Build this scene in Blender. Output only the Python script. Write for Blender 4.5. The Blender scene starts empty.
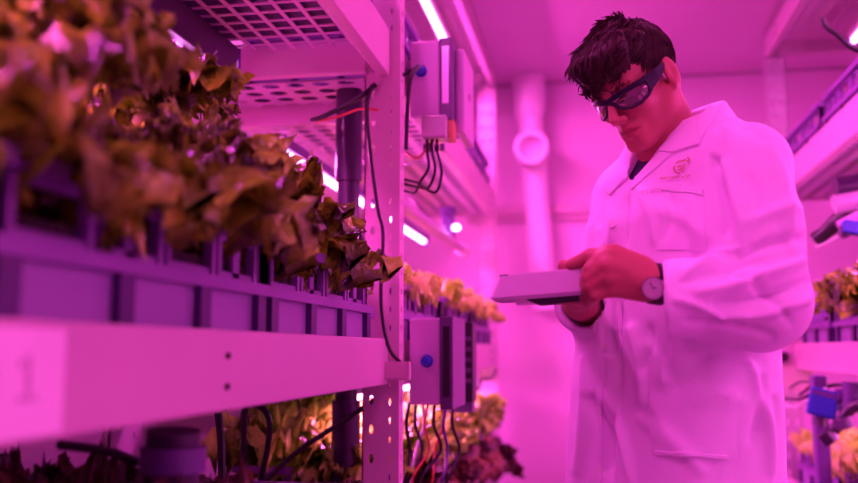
import bpy, math, random
import numpy as np
from mathutils import Vector, Matrix, noise
from mathutils.bvhtree import BVHTree
random.seed(7)
PI = math.pi
COL = bpy.context.scene.collection

# ------------------------------------------------------------------ camera maths
FPX = 900.0
TH = math.atan(108.5/FPX)
PSI = math.atan(166/FPX*math.cos(TH))
CAM = Vector((0, 0, 1.15))
RIGHT = Vector((math.cos(PSI), math.sin(PSI), 0))
FWD = Vector((-math.sin(PSI)*math.cos(TH), math.cos(PSI)*math.cos(TH), math.sin(TH)))
UP = RIGHT.cross(FWD)
def ray(px, py): return (FWD + RIGHT*((px-429)/FPX) + UP*((241.5-py)/FPX))
def W(px, py, y):
    d = ray(px, py); return CAM + d*(y/d.y)
def proj(P):
    q = P - np.array(CAM)
    r = q@np.array(RIGHT); f = q@np.array(FWD); u = q@np.array(UP)
    return 429+FPX*r/f, 241.5-FPX*u/f

# ------------------------------------------------------------------ materials
def mat(name, col, rough=.5, metal=0, bump=0, bscale=60, var=0, vscale=8, spec=.5, coat=0, alpha=1, trans=0, stretch=None, sheen=0):
    m = bpy.data.materials.new(name); m.use_nodes = True
    nt = m.node_tree; b = nt.nodes['Principled BSDF']
    b.inputs['Base Color'].default_value = (*col, 1); b.inputs['Roughness'].default_value = rough
    b.inputs['Metallic'].default_value = metal; b.inputs['Specular IOR Level'].default_value = spec
    b.inputs['Coat Weight'].default_value = coat; b.inputs['Alpha'].default_value = alpha
    b.inputs['Transmission Weight'].default_value = trans
    b.inputs['Sheen Weight'].default_value = sheen
    tc = nt.nodes.new('ShaderNodeTexCoord'); src = tc.outputs['Object']
    if stretch:
        mp = nt.nodes.new('ShaderNodeMapping'); mp.inputs['Scale'].default_value = stretch
        nt.links.new(src, mp.inputs['Vector']); src = mp.outputs['Vector']
    n = nt.nodes.new('ShaderNodeTexNoise'); n.inputs['Scale'].default_value = vscale; n.inputs['Detail'].default_value = 4
    nt.links.new(src, n.inputs['Vector'])
    mx = nt.nodes.new('ShaderNodeMix'); mx.data_type = 'RGBA'
    v = max(var, .04)
    mx.inputs['A'].default_value = (*[max(0, c*(1-v)) for c in col], 1)
    mx.inputs['B'].default_value = (*[min(1, c*(1+v)) for c in col], 1)
    nt.links.new(n.outputs['Fac'], mx.inputs['Factor']); nt.links.new(mx.outputs['Result'], b.inputs['Base Color'])
    if bump:
        n2 = nt.nodes.new('ShaderNodeTexNoise'); n2.inputs['Scale'].default_value = bscale; n2.inputs['Detail'].default_value = 5
        nt.links.new(src, n2.inputs['Vector'])
        bp = nt.nodes.new('ShaderNodeBump'); bp.inputs['Strength'].default_value = bump; bp.inputs['Distance'].default_value = .01
        nt.links.new(n2.outputs['Fac'], bp.inputs['Height']); nt.links.new(bp.outputs['Normal'], b.inputs['Normal'])
    return m
def emis(name, col, s):
    m = bpy.data.materials.new(name); m.use_nodes = True; nt = m.node_tree
    b = nt.nodes['Principled BSDF']; b.inputs['Base Color'].default_value = (.8, .8, .8, 1)
    b.inputs['Emission Color'].default_value = (*col, 1); b.inputs['Emission Strength'].default_value = s
    return m
def leafmat(name, c1, c2, c3, trans=.35):
    m = bpy.data.materials.new(name); m.use_nodes = True; nt = m.node_tree
    b = nt.nodes['Principled BSDF']; b.inputs['Roughness'].default_value = .27; b.inputs['Specular IOR Level'].default_value = .7
    tc = nt.nodes.new('ShaderNodeTexCoord')
    n = nt.nodes.new('ShaderNodeTexNoise'); n.inputs['Scale'].default_value = 14; n.inputs['Detail'].default_value = 4
    nt.links.new(tc.outputs['Object'], n.inputs['Vector'])
    r = nt.nodes.new('ShaderNodeValToRGB'); r.color_ramp.elements[0].position = .36; r.color_ramp.elements[1].position = .64
    r.color_ramp.elements[0].color = (*c1, 1); r.color_ramp.elements[1].color = (*c3, 1)
    e = r.color_ramp.elements.new(.5); e.color = (*c2, 1)
    nt.links.new(n.outputs['Fac'], r.inputs['Fac']); nt.links.new(r.outputs['Color'], b.inputs['Base Color'])
    v = nt.nodes.new('ShaderNodeTexVoronoi'); v.inputs['Scale'].default_value = 70
    nt.links.new(tc.outputs['Object'], v.inputs['Vector'])
    bp = nt.nodes.new('ShaderNodeBump'); bp.inputs['Strength'].default_value = .6; bp.inputs['Distance'].default_value = .006
    nt.links.new(v.outputs['Distance'], bp.inputs['Height']); nt.links.new(bp.outputs['Normal'], b.inputs['Normal'])
    t = nt.nodes.new('ShaderNodeBsdfTranslucent'); nt.links.new(r.outputs['Color'], t.inputs['Color'])
    ms = nt.nodes.new('ShaderNodeMixShader'); ms.inputs['Fac'].default_value = trans
    nt.links.new(b.outputs[0], ms.inputs[1]); nt.links.new(t.outputs[0], ms.inputs[2])
    nt.links.new(ms.outputs[0], nt.nodes['Material Output'].inputs['Surface'])
    return m
M = dict(
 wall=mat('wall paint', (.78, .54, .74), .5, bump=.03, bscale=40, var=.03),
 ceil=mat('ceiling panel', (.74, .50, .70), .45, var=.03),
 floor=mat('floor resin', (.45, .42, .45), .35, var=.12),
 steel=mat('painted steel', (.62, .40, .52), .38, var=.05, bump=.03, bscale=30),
 steel2=mat('galvanised and shade-dark steel', (.50, .36, .48), .4, metal=.25, var=.12, vscale=20),
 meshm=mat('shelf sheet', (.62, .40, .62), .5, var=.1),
 ribm=mat('dark purple rib plastic', (.05, .012, .11), .4),
 crate=mat('purple crate plastic', (.22, .09, .34), .4, var=.12),
 cratel=mat('lilac crate panel', (.28, .17, .40), .45, var=.08),
 soil=mat('growing medium', (.03, .02, .02), .9, bump=.6, bscale=120, var=.3),
 pvc=mat('white pvc', (.86, .72, .84), .3, var=.02),
 black=mat('black plastic', (.012, .008, .014), .4, var=.2),
 dpipe=mat('dark pipe', (.035, .012, .05), .3, var=.2),
 purp=mat('dark purple plastic', (.12, .04, .22), .4, var=.1),
 boxg=mat('grey enclosure plastic', (.50, .32, .52), .4, var=.06),
 boxd=mat('dark enclosure plastic', (.10, .05, .14), .35, var=.15),
 glassy=mat('clear cover', (.75, .6, .8), .12, spec=.8, coat=.5, var=.05),
 clear=mat('translucent junction plastic', (.7, .6, .72), .2, trans=.5, var=.05),
 blue=mat('blue plastic', (.02, .05, .45), .35, var=.1),
 orange=mat('orange edge glint', (.5, .22, .10), .4, var=.1),
 red=mat('red cable', (.6, .06, .05), .4, var=.1),
 white=mat('white cable', (.75, .7, .75), .4, var=.05),
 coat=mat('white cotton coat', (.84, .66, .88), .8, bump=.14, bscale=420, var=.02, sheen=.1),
 shirt=mat('navy shirt cotton', (.02, .015, .05), .85, bump=.2, bscale=300, var=.15),
 trouser=mat('dark trousers', (.02, .02, .035), .8, bump=.2, bscale=200, var=.2),
 shoe=mat('black shoe leather', (.015, .012, .012), .35, var=.2),
 skin=mat('skin', (.46, .12, .12), .5, bump=.08, bscale=180, var=.07, vscale=25),
 nail=mat('finger nail', (.75, .45, .38), .3),
 lip=mat('lip', (.38, .07, .08), .45),
 hair=mat('dark brown hair', (.034, .011, .012), .6, bump=.5, bscale=60, var=.4, vscale=40, stretch=(1, 1, .25), spec=.25),
 frame=mat('sunglasses frame', (.008, .004, .02), .4, spec=.35),
 lens=mat('mirror lens', (.26, .17, .20), .06, metal=.85, var=.25, vscale=14),
 strap=mat('watch strap leather', (.012, .008, .012), .5),
 dial=mat('watch dial', (.62, .50, .60), .3),
 metal=mat('polished metal', (.7, .65, .68), .2, metal=1),
 tab=mat('tablet shell', (.52, .38, .54), .45, var=.03),
 tabk=mat('tablet rubber', (.008, .006, .01), .5),
 scr=mat('tablet screen', (.7, .6, .72), .1, spec=.8),
 gold=mat('gold thread', (.55, .22, .03), .6),
 thread=mat('grey thread', (.42, .18, .34), .6),
 labelp=mat('label sticker', (.95, .80, .92), .35, var=.02),
 ink=mat('faded label ink', (.74, .55, .70), .5),
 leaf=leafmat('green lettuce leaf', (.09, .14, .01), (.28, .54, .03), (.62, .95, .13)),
 leafw=leafmat('lamp-paled lettuce leaf', (.50, .88, .08), (.70, .95, .15), (.8, .96, .25)),  # leaf colour paled to carry the overexposure close to the lamps
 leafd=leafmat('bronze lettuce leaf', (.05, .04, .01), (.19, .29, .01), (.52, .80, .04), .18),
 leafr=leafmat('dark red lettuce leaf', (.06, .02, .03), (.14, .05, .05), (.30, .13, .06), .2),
 tube=emis('led tube', (1.0, .28, .88), 15),
 led=emis('fill lamp diffuser', (1.0, .45, .85), 4),
)

# ------------------------------------------------------------------ mesh builder
class MB:
    def __init__(s): s.v = []; s.f = []
    def add(s, vs, fs):
        o = len(s.v); s.v += [tuple(v) for v in vs]; s.f += [tuple(i+o for i in f) for f in fs]; return s
    def box(s, x0, x1, y0, y1, z0, z1, M4=None, bev=0):
        b = bev
        if b <= 0:
            vs = [(x, y, z) for x in (x0, x1) for y in (y0, y1) for z in (z0, z1)]
            fs = [(0, 1, 3, 2), (4, 6, 7, 5), (0, 4, 5, 1), (2, 3, 7, 6), (0, 2, 6, 4), (1, 5, 7, 3)]
        else:
            vs = []; fs = []
            import bmesh
            bm = bmesh.new()
            bmesh.ops.create_cube(bm, size=1)
            for v in bm.verts:
                v.co = Vector(((x0+x1)/2+v.co.x*(x1-x0), (y0+y1)/2+v.co.y*(y1-y0), (z0+z1)/2+v.co.z*(z1-z0)))
            bmesh.ops.bevel(bm, geom=bm.edges[:]+bm.verts[:], offset=b, segments=2, profile=.5, affect='EDGES')
            bm.verts.ensure_lookup_table(); bm.verts.index_update()
            vs = [v.co.copy() for v in bm.verts]; fs = [tuple(v.index for v in f.verts) for f in bm.faces]; bm.free()
        if M4 is not None: vs = [M4 @ Vector(v) for v in vs]
        return s.add(vs, fs)
    def tube(s, pts, r, n=10, caps=True, sub=0):
        P = [Vector(p) for p in pts]
        if sub:
            Q = []
            for i in range(len(P)-1):
                a = P[max(0, i-1)]; b = P[i]; c = P[i+1]; d = P[min(len(P)-1, i+2)]
                for k in range(sub):
                    t = k/sub
                    Q.append(.5*((2*b)+(c-a)*t+(2*a-5*b+4*c-d)*t*t+(3*b-a-3*c+d)*t**3))
            Q.append(P[-1]); P = Q
        R = r if isinstance(r, (list, tuple)) else [r]*len(P)
        if len(R) != len(P): R = list(np.interp(np.linspace(0, 1, len(P)), np.linspace(0, 1, len(R)), R))
        vs = []; up = None
        for i, p in enumerate(P):
            t = (P[min(i+1, len(P)-1)]-P[max(i-1, 0)]).normalized()
            if up is None: up = t.orthogonal().normalized()
            up = (up - t*up.dot(t)).normalized(); bb = t.cross(up)
            for k in range(n):
                a = 2*PI*k/n; vs.append(p+(up*math.cos(a)+bb*math.sin(a))*R[i])
        fs = [(i*n+k, i*n+(k+1) % n, (i+1)*n+(k+1) % n, (i+1)*n+k) for i in range(len(P)-1) for k in range(n)]
        if caps: fs += [tuple(range(n))[::-1], tuple((len(P)-1)*n+k for k in range(n))]
        return s.add(vs, fs)
    def ring(s, c, ax, r0, r1, h, n=32):
        c = Vector(c); ax = Vector(ax).normalized(); u = ax.orthogonal().normalized(); w = ax.cross(u)
        vs = []
        for (r, q) in ((r0, 0), (r1, 0), (r1, h), (r0, h)):
            for k in range(n):
                a = 2*PI*k/n; vs.append(c+ax*q+(u*math.cos(a)+w*math.sin(a))*r)
        fs = [(j*n+k, j*n+(k+1) % n, ((j+1) % 4)*n+(k+1) % n, ((j+1) % 4)*n+k) for j in range(4) for k in range(n)]
        return s.add(vs, fs)
    def prism(s, poly, M4, h):
        n = len(poly)
        vs = [M4 @ Vector((x, y, 0)) for x, y in poly]+[M4 @ Vector((x, y, h)) for x, y in poly]
        fs = [tuple(range(n))[::-1], tuple(range(n, 2*n))]+[(k, (k+1) % n, n+(k+1) % n, n+k) for k in range(n)]
        return s.add(vs, fs)
    def perf(s, M4, w, h, nx, ny, hw, hh, t, round_=False):
        cw, ch = w/nx, h/ny
        for i in range(nx):
            for j in range(ny):
                cx, cy = (i+.5)*cw, (j+.5)*ch
                out = [(-1, -1), (0, -1), (1, -1), (1, 0), (1, 1), (0, 1), (-1, 1), (-1, 0)]
                O = [(cx+a*cw/2, cy+b*ch/2) for a, b in out]
                k = .72 if round_ else 1
                I = [(cx+a*hw/2*(k if a and b else 1), cy+b*hh/2*(k if a and b else 1)) for a, b in out]
                vs = [M4 @ Vector((x, y, z)) for z in (0, t) for (x, y) in O+I]
                fs = []
                for q in range(8):
                    q1 = (q+1) % 8
                    fs += [(q, 8+q, 8+q1, q1), (16+q, 16+q1, 24+q1, 24+q), (8+q, 24+q, 24+q1, 8+q1)]
                s.add(vs, fs)
        return s
    def build(s, name, m, parent=None, smooth=False, loc=None):
        me = bpy.data.meshes.new(name)
        off = Vector(loc) if loc is not None else Vector((0, 0, 0))
        me.from_pydata([Vector(v)-off for v in s.v], [], s.f); me.update()
        import bmesh
        bm = bmesh.new(); bm.from_mesh(me); bmesh.ops.recalc_face_normals(bm, faces=bm.faces); bm.to_mesh(me); bm.free()
        if m: me.materials.append(m)
        if smooth:
            me.polygons.foreach_set('use_smooth', [True]*len(me.polygons))
            try: me.set_sharp_from_angle(angle=math.radians(40))
            except Exception: pass
        o = bpy.data.objects.new(name, me); COL.objects.link(o)
        o.location = off
        if parent is not None:
            o.parent = parent
            pl = Vector((0, 0, 0)); q = parent
            while q is not None: pl += q.location; q = q.parent
            o.location = off-pl
        return o
def empty(name, loc, label, cat, group=None):
    o = bpy.data.objects.new(name, None); COL.objects.link(o); o.location = loc; o.empty_display_size = .05
    tag(o, label, cat, group); return o
def tag(o, label=None, cat=None, group=None, kind=None):
    if label: o['label'] = label
    if cat: o['category'] = cat
    if group: o['group'] = group
    if kind: o['kind'] = kind
    return o
def axes(o, x, y, z):
    m = Matrix.Identity(4)
    for i, a in enumerate((x, y, z)):
        for j in range(3): m[j][i] = a[j]
    for j in range(3): m[j][3] = o[j]
    return m

# ------------------------------------------------------------------ room
XL, XR, YB, ZC = -1.12, 1.42, 4.60, 2.535
def room(name, x0, x1, y0, y1, z0, z1, m):
    return tag(MB().box(x0, x1, y0, y1, z0, z1).build(name, m), kind='structure')
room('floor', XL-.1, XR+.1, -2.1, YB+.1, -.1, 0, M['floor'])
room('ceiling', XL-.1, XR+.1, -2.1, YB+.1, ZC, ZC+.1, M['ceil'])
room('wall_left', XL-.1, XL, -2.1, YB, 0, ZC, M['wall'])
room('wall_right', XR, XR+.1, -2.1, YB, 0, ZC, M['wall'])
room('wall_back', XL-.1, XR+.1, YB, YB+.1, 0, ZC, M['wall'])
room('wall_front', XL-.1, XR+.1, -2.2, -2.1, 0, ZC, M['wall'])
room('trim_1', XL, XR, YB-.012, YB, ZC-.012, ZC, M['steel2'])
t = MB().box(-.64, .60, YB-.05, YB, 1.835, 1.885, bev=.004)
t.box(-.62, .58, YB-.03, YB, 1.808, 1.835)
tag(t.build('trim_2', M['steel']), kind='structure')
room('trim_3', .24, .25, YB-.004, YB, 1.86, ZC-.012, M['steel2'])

# ------------------------------------------------------------------ racks
ZB = [(.53, .63), (1.075, 1.175), (1.775, 1.885), (2.415, 2.505)]    # beam heights, four levels
def post(mb, x0, y, sgn, z1=2.52, big=False):
    # L-profile perforated upright: face toward -y and face toward the aisle
    w = .083; n = 40
    mb.perf(axes((x0, y, .0), (-sgn*1, 0, 0), (0, 0, 1), (0, 1, 0)), w*.5, z1, 1, 37 if big else 62, .014 if big else .005, .034 if big else .016, .0025, True)
    mb.perf(axes((x0-sgn*w*.5, y, .0), (-sgn*1, 0, 0), (0, 0, 1), (0, 1, 0)), w*.5, z1, 1, 37 if big else 40, .014 if big else .011, .034 if big else .022, .0025, True)
    mb.perf(axes((x0, y, .0), (0, 1, 0), (0, 0, 1), (-sgn, 0, 0)), .045, z1, 1, 37 if big else 62, .012, .034 if big else .016, .0025, True)
    mb.box(*sorted((x0-sgn*w, x0-sgn*(w-.003))), y, y+.03, 0, z1)
def rack(name, sgn, face, inner, ys, label, ZB=ZB):
    # sgn=+1: aisle face is on the +x side (left rack); sgn=-1: right rack
    r = empty(name, (face, ys[-1], 0), label, 'storage rack')
    for y in ys:
        mb = MB(); post(mb, face+sgn*(.024 if y < 3 else .0), y, sgn, big=y > 3); mb.build('post', M['steel'] if sgn > 0 else M['steel2'], r)  # darker steel paints the shade on the right rack's front posts
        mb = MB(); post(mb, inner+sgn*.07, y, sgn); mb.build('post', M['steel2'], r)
    for (a, b) in zip(ys[:-1], ys[1:]):
        for li, (z0, z1) in enumerate(ZB):
            y0, y1 = a+.004 if a > 0 else a, b-.004
            mb = MB(); mb.box(*sorted((face, face-sgn*.028)), y0+.04, y1, z0, z1, bev=.003)
            for yy in (y0+.10, y1-.06): pass
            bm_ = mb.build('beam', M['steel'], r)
            for f_ in ((.644,) if a < .5 else (.35, .9)):
                yy = y0+(y1-y0)*f_
                for zz in (z0+.03, z0+.068):
                    MB().tube([(face, yy, zz), (face+sgn*.004, yy, zz)], .004, 8).build('rivet', M['black'], bm_)
            MB().box(*sorted((inner+sgn*.02, inner+sgn*.048)), y0+.04, y1, z0, z1, bev=.003).build('beam', M['steel'], r)
            wdt = abs(face-inner)-.08
            x0 = inner+sgn*.05 if sgn > 0 else face+.03
            L = y1-y0-.06
            mb = MB()
            zz = z0+.012
            if li == 2 and a < .5 and sgn > 0:
                mb.perf(axes((x0, y0+.04, zz+.055), (1, 0, 0), (0, 1, 0), (0, 0, 1)), wdt, L, int(wdt/.047), int(L/.047), .038, .039, .003)
            elif li == 3:
                mb.perf(axes((x0, y0+.04, zz+.05), (1, 0, 0), (0, 1, 0), (0, 0, 1)), wdt, L, int(wdt/.06), int(L/.05), .052, .032, .003)
            else:
                mb.perf(axes((x0, y0+.04, zz), (1, 0, 0), (0, 1, 0), (0, 0, 1)), wdt, L, int(wdt/.06), int(L/.055), .046, .041, .003, True)
            mb.build('shelf_mesh', M['steel'] if li == 3 else M['meshm'], r)
    for y in ys:                 # cross arms tying front and back posts
        for (z0, z1) in ZB:
            MB().box(*sorted((face-sgn*.05, inner+sgn*.05)), y-.032, y-.006, z0+.005, z1-.03, bev=.003).build('cross_arm', M['steel'], r)
    return r
FL, FR = -.45, .76
lr = rack('storage_rack', 1, FL, -1.10, [-.55, 1.96, 4.22], 'long pink-lit steel rack with perforated posts along the left of the aisle', ZB=[(.63, .73)]+ZB[1:])
rr = rack('storage_rack', -1, FR, 1.38, [-.55, 1.6, 4.02], 'steel rack with perforated posts to the right of the man')

# sticker on the near beam
lb = [o for o in lr.children if o.name.startswith('beam')]
y_a, y_b = .40, .711
st = MB().box(FL, FL+.002, y_a, y_b, 1.080, 1.168)
sp = st.build('label_plate', M['labelp'], lr)
ik = MB()
def seg(pts, w=.005):
    for (a, b), (c, d) in zip(pts[:-1], pts[1:]):
        ik.tube([(FL+.0022, a, b), (FL+.0022, c, d)], w*.5, 6)
seg([(.660, 1.112), (.660, 1.146), (.648, 1.138)])
seg([(.648, 1.112), (.672, 1.112)])
ik.build('label_print', M['ink'], sp)

# extra bracket behind the cross arm
br = MB().box(-1.0, -.52, 2.20, 2.23, 1.735, 1.81, bev=.003)
tag(br.build('channel_bracket', M['steel']), 'second pink steel channel just behind the upper cross arm of the left rack', 'bracket')

# ------------------------------------------------------------------ crates
def crate_parts():
    dx, dy, h, t = .38, .60, .225, .012
    body = MB(); ribs = MB()
    ribs.box(0, dx, 0, dy, 0, .01)  # floor in dark plastic so the shelf holes below read as unlit
    panel = MB()
    zl = .135                                     # height of the ledge
    for (x0, x1, y0, y1) in ((0, t, 0, dy), (dx-t, dx, 0, dy), (0, dx, 0, t), (0, dx, dy-t, dy)):
        panel.box(x0, x1, y0, y1, .01, zl)
    o = .010
    for (z0, z1, e) in ((zl, zl+.016, .012), (h-.016, h, .010)):
        body.box(-e, t, -e, dy+e, z0, z1); body.box(dx-t, dx+e, -e, dy+e, z0, z1)
        body.box(t, dx-t, -e, t, z0, z1); body.box(t, dx-t, dy-t, dy+e, z0, z1)
    n = 3
    for k in range(n+1):
        yy = k*(dy-.034)/n
        ribs.box(-o, 0, yy, yy+.030, .0, zl); ribs.box(dx, dx+o, yy, yy+.030, .0, zl)
    for k in range(4):
        xx = k*(dx-.016)/3
        ribs.box(xx, xx+.016, -o, 0, 0, zl); ribs.box(xx, xx+.016, dy, dy+o, 0, zl)
    ribs.box(-o, .0, -o, dy+o, 0, .012); ribs.box(dx, dx+o, -o, dy+o, 0, .012); ribs.box(0, dx, -o, 0, 0, .012); ribs.box(0, dx, dy, dy+o, 0, .012)
    # upper band: framed windows between pairs of bars
    z0, z1 = zl+.016, h-.016
    for X in (0, dx-t):
        for k in range(5):
            yy = k*(dy-.03)/4
            body.box(X, X+t, yy, yy+.012, z0, z1); body.box(X, X+t, yy+.02, yy+.03, z0, z1)
            if k < 4:
                ym = yy+.03; w = (dy-.03)/4-.03
                body.box(X+.003, X+t-.003, ym, ym+w, z0, z0+.010); body.box(X+.003, X+t-.003, ym, ym+w, z1-.008, z1)
                if k % 2: body.box(X+.003, X+t-.003, ym+w*.40, ym+w*.6, z0, z1)
    for Y in (0, dy-t):
        for k in range(4):
            xx = k*(dx-.02)/3; body.box(xx, xx+.02, Y, Y+t, z0, z1)
    soil = MB().box(t+.002, dx-t-.002, t+.002, dy-t-.002, .02, .175)
    return body, panel, soil, ribs
cb, cp, cs, cr_ = crate_parts()
c_body = c_panel = c_soil = c_ribs = None
def crate(x, y, z, label, group):
    global c_body, c_panel, c_soil, c_ribs
    e = empty('grow_crate', (x, y, z), label, 'crate', group)
    if c_body is None:
        c_body = cb.build('rim', M['crate']); c_ribs = cr_.build('side_ribs', M['ribm']); c_panel = cp.build('side_panel', M['cratel']); c_soil = cs.build('growing_medium', M['soil'])
        tr = (c_body, c_panel, c_soil, c_ribs)
    else: tr = tuple(o.copy() for o in (c_body, c_panel, c_soil, c_ribs))
    for o in tr:
        if o.name not in COL.objects: COL.objects.link(o)
        o.parent = e; o.location = (0, 0, 0)
    return e

# ------------------------------------------------------------------ lettuce
def lettuce_mesh(name, seed, m, nl=26, L=.17, spread=1.0, ruf=1.0, wf=1.0):
    rg = random.Random(seed); V = []; F = []
    for i in range(nl):
        q = i/nl; az = i*2.39996+rg.uniform(-.3, .3)
        ln = L*(.55+.6*q)*rg.uniform(.85, 1.15); el0 = math.radians(85-25*q*spread); bend = math.radians(20+95*q*spread)*rg.uniform(.8, 1.2)
        wd = ln*rg.uniform(.42, .6)*wf; NU, NV = 15, 13
        ph = rg.uniform(0, 6); twist = rg.uniform(-.4, .4)
        p = Vector((0, 0, 0)); o = len(V)
        ca, sa = math.cos(az), math.sin(az)
        side = Vector((-sa, ca, 0))
        for u in range(NU):
            t = u/(NU-1); el = el0-bend*t**1.3
            d = Vector((ca*math.cos(el), sa*math.cos(el), math.sin(el)))
            if u: p = p+d*(ln/(NU-1))
            nrm = side.cross(d)
            w = wd*max(.15*(1-t), math.sin(PI*min(.97, t)**1.45)**.65)*1.05
            for v in range(NV):
                s_ = (v/(NV-1)-.5)*2
                rf = ruf*ln*(.10*abs(s_)**1.6*(t+.15)*math.sin(t*19+ph+s_*2.5)+.045*abs(s_)**2*math.sin(t*44+ph*2))+ruf*ln*.035*math.sin(s_*9+t*13+ph*2)*t
                rfl = ruf*ln*.05*max(0, t-.7)*3*math.sin(s_*12+ph)
                cup = (abs(s_)**2)*w*.35
                sd = (side*math.cos(twist*t)+nrm*math.sin(twist*t))
                V.append(p+sd*(s_*w*.5*(1+.12*math.sin(t*30+ph*3)*abs(s_)))+nrm*(rf+cup)+d*rfl)
        for u in range(NU-1):
            for v in range(NV-1):
                a = o+u*NV+v; F.append((a, a+1, a+NV+1, a+NV))
    me = bpy.data.meshes.new(name); me.from_pydata(V, [], F); me.update()
    me.polygons.foreach_set('use_smooth', [True]*len(F)); me.materials.append(m)
    return me
LG = [lettuce_mesh('lettuce_green', s, M['leaf'], 26, .16, 1.0) for s in (1, 2, 3)]
LW = [lettuce_mesh('lettuce_pale', s, M['leafw'], 26, .15, .95, 1.2) for s in (4, 5, 6)]
LD = [lettuce_mesh('lettuce_bronze', s, M['leafd'], 40, .185, 1.05, 1.25, .72) for s in (7, 8, 9, 10)]
LR = [lettuce_mesh('lettuce_red', s, M['leafr'], 24, .15, 1.25, 1.1) for s in (11, 12)]
def plant(mesh, x, y, z, s, label, group, tilt=(0, 0), name='lettuce', zs=1):
    o = bpy.data.objects.new(name, mesh); COL.objects.link(o)
    o.location = (x, y, z); o.scale = (s, s, s*zs*random.uniform(.92, 1.08))
    o.rotation_euler = (tilt[0], tilt[1], random.uniform(0, 6.28))
    return tag(o, label, 'lettuce', group)

ORD = ['nearest', 'second nearest', 'third nearest', 'farthest']
def row_name(i, n): return ORD[i] if i < n-1 else 'farthest'
def fill(cx, cy, cz, meshes, look, place, group, s=1.0, nx=2, ny=3, lift=.17, flip=False, jit=.02, zs=1):
    for i in range(ny):
        for j in range(nx):
            side = ('aisle' if (j == nx-1) != flip else ('wall' if (j == 0) != flip else 'middle'))
            pos = {3: ['front', 'middle', 'back'], 2: ['front', 'back'], 4: ['front', 'second', 'third', 'back']}[ny][i]
            x = cx+.38*(j+.5)/nx+random.uniform(-jit, jit); y = cy+.6*(i+.5)/ny+random.uniform(-jit, jit)
            plant(random.choice(meshes), x, y, cz+lift, s*random.uniform(.9, 1.15),
                  f'{look} lettuce, {side} {pos} spot of {place}', group, zs=zs*(1.45 if zs == 1.25 and side == 'wall' else 1))

# left rack, middle level, near bay : big bronze heads
zc = 1.092
names = ['the near left crate closest to camera', 'the middle near left crate', 'the near left crate by the post']
for k, y in enumerate((.02, .64, 1.26)):
    crate(-.855, y, zc, ['blurred purple grow crate nearest the camera on the left shelf', 'blurred purple grow crate in the middle of the near left shelf', 'purple grow crate on the near left shelf ending at the perforated post'][k], 'grow crates on the near left shelf')
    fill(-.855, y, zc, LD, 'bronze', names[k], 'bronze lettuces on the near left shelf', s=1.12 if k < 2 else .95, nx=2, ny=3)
# overhanging heads along the aisle edge
plant(LD[0], -.52, 1.72, 1.30, .78, 'dark bronze lettuce head drooping over the crate rim right beside the perforated post', 'bronze lettuces on the near left shelf', (.2, 1.0))
plant(LD[1], -.55, 1.50, 1.34, .85, 'bronze lettuce bulging over the rim just left of the drooping head by the post', 'bronze lettuces on the near left shelf', (.0, .6))
plant(LD[2], -.55, 1.18, 1.38, .9, 'blurred bronze lettuce leaning over the crate rim at the middle of the near shelf', 'bronze lettuces on the near left shelf', (.0, .5))
plant(LD[3], -.56, .86, 1.40, .95, 'blurred bronze lettuce leaning out where the left beam shows two rivets', 'bronze lettuces on the near left shelf', (.0, .4))
plant(LD[2], -.66, 1.28, 1.50, .9, 'tall bronze lettuce rising highest under the wire grid shelf', 'bronze lettuces on the near left shelf', (.0, .2))
plant(LD[1], -.68, .92, 1.50, .95, 'tall blurred bronze lettuce at the upper left, pink glints on its leaves', 'bronze lettuces on the near left shelf', (.0, .2))
# left rack, middle level, far bay
for k, y in enumerate((2.10, 2.80, 3.50)):
    crate(-.855, y, zc, ['purple windowed crate behind the lower grey control box on the left', 'purple windowed crate in the middle of the far left shelf', 'purple windowed crate at the back end of the far left shelf'][k], 'grow crates on the far left shelf')
    fill(-.855, y, zc, LW, 'lamp-paled', ['the crate behind the lower control box', 'the middle far left crate', 'the last far left crate'][k], 'pale lettuces on the far left shelf', s=1.0, nx=3, ny=3, lift=.18)
# left rack, bottom level
zb = .648
for k, y in enumerate((.64, 1.26, 2.10, 2.80, 3.50)):
    crate(-.855, y, zb, f'purple crate on the bottom left shelf, {["nearest the camera", "just before the perforated post", "just behind the perforated post", "in the middle of the far bay", "at the back end"][k]}', 'grow crates on the bottom left shelf')
    fill(-.855, y, zb, LG if k > 1 else LR, 'green frilly' if k > 1 else 'added shade-dark red', f'the bottom left crate {["nearest the camera", "before post", "behind post", "midway along", "at the back"][k]}', 'lettuces on the bottom left shelf', s=(1.2, .85, 1.1)[min(k, 2)], nx=3, ny=4, lift=.17, zs=(1.5, .8, 1.25)[min(k, 2)])  # nearest two crates: dark plants added as shade, hiding the lit wall
for k in range(4):
    plant(LR[k % 2], -.47+.01*k, 2.35+k*.52, .80-.04*k, 1.0, f'dark red lettuce spilling over the bottom left shelf, {["below the lower control box", "second behind that box", "third behind that box", "at the far end"][k]}', 'dark red lettuces on the bottom left shelf', (.1, .8))
# left rack, upper level crates
for k, y in enumerate((.02, .64, 1.26, 2.10, 2.80, 3.50)):
    crate(-.855, y, 1.850 if y < 1.9 else 1.793, f'dark crate resting on the upper left shelf, {["closest to the camera", "second along", "third along, over the wire grid end", "above the second bay start", "fifth along", "last before the back wall"][k]}', 'grow crates on the upper left shelf')
zb = .548
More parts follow.
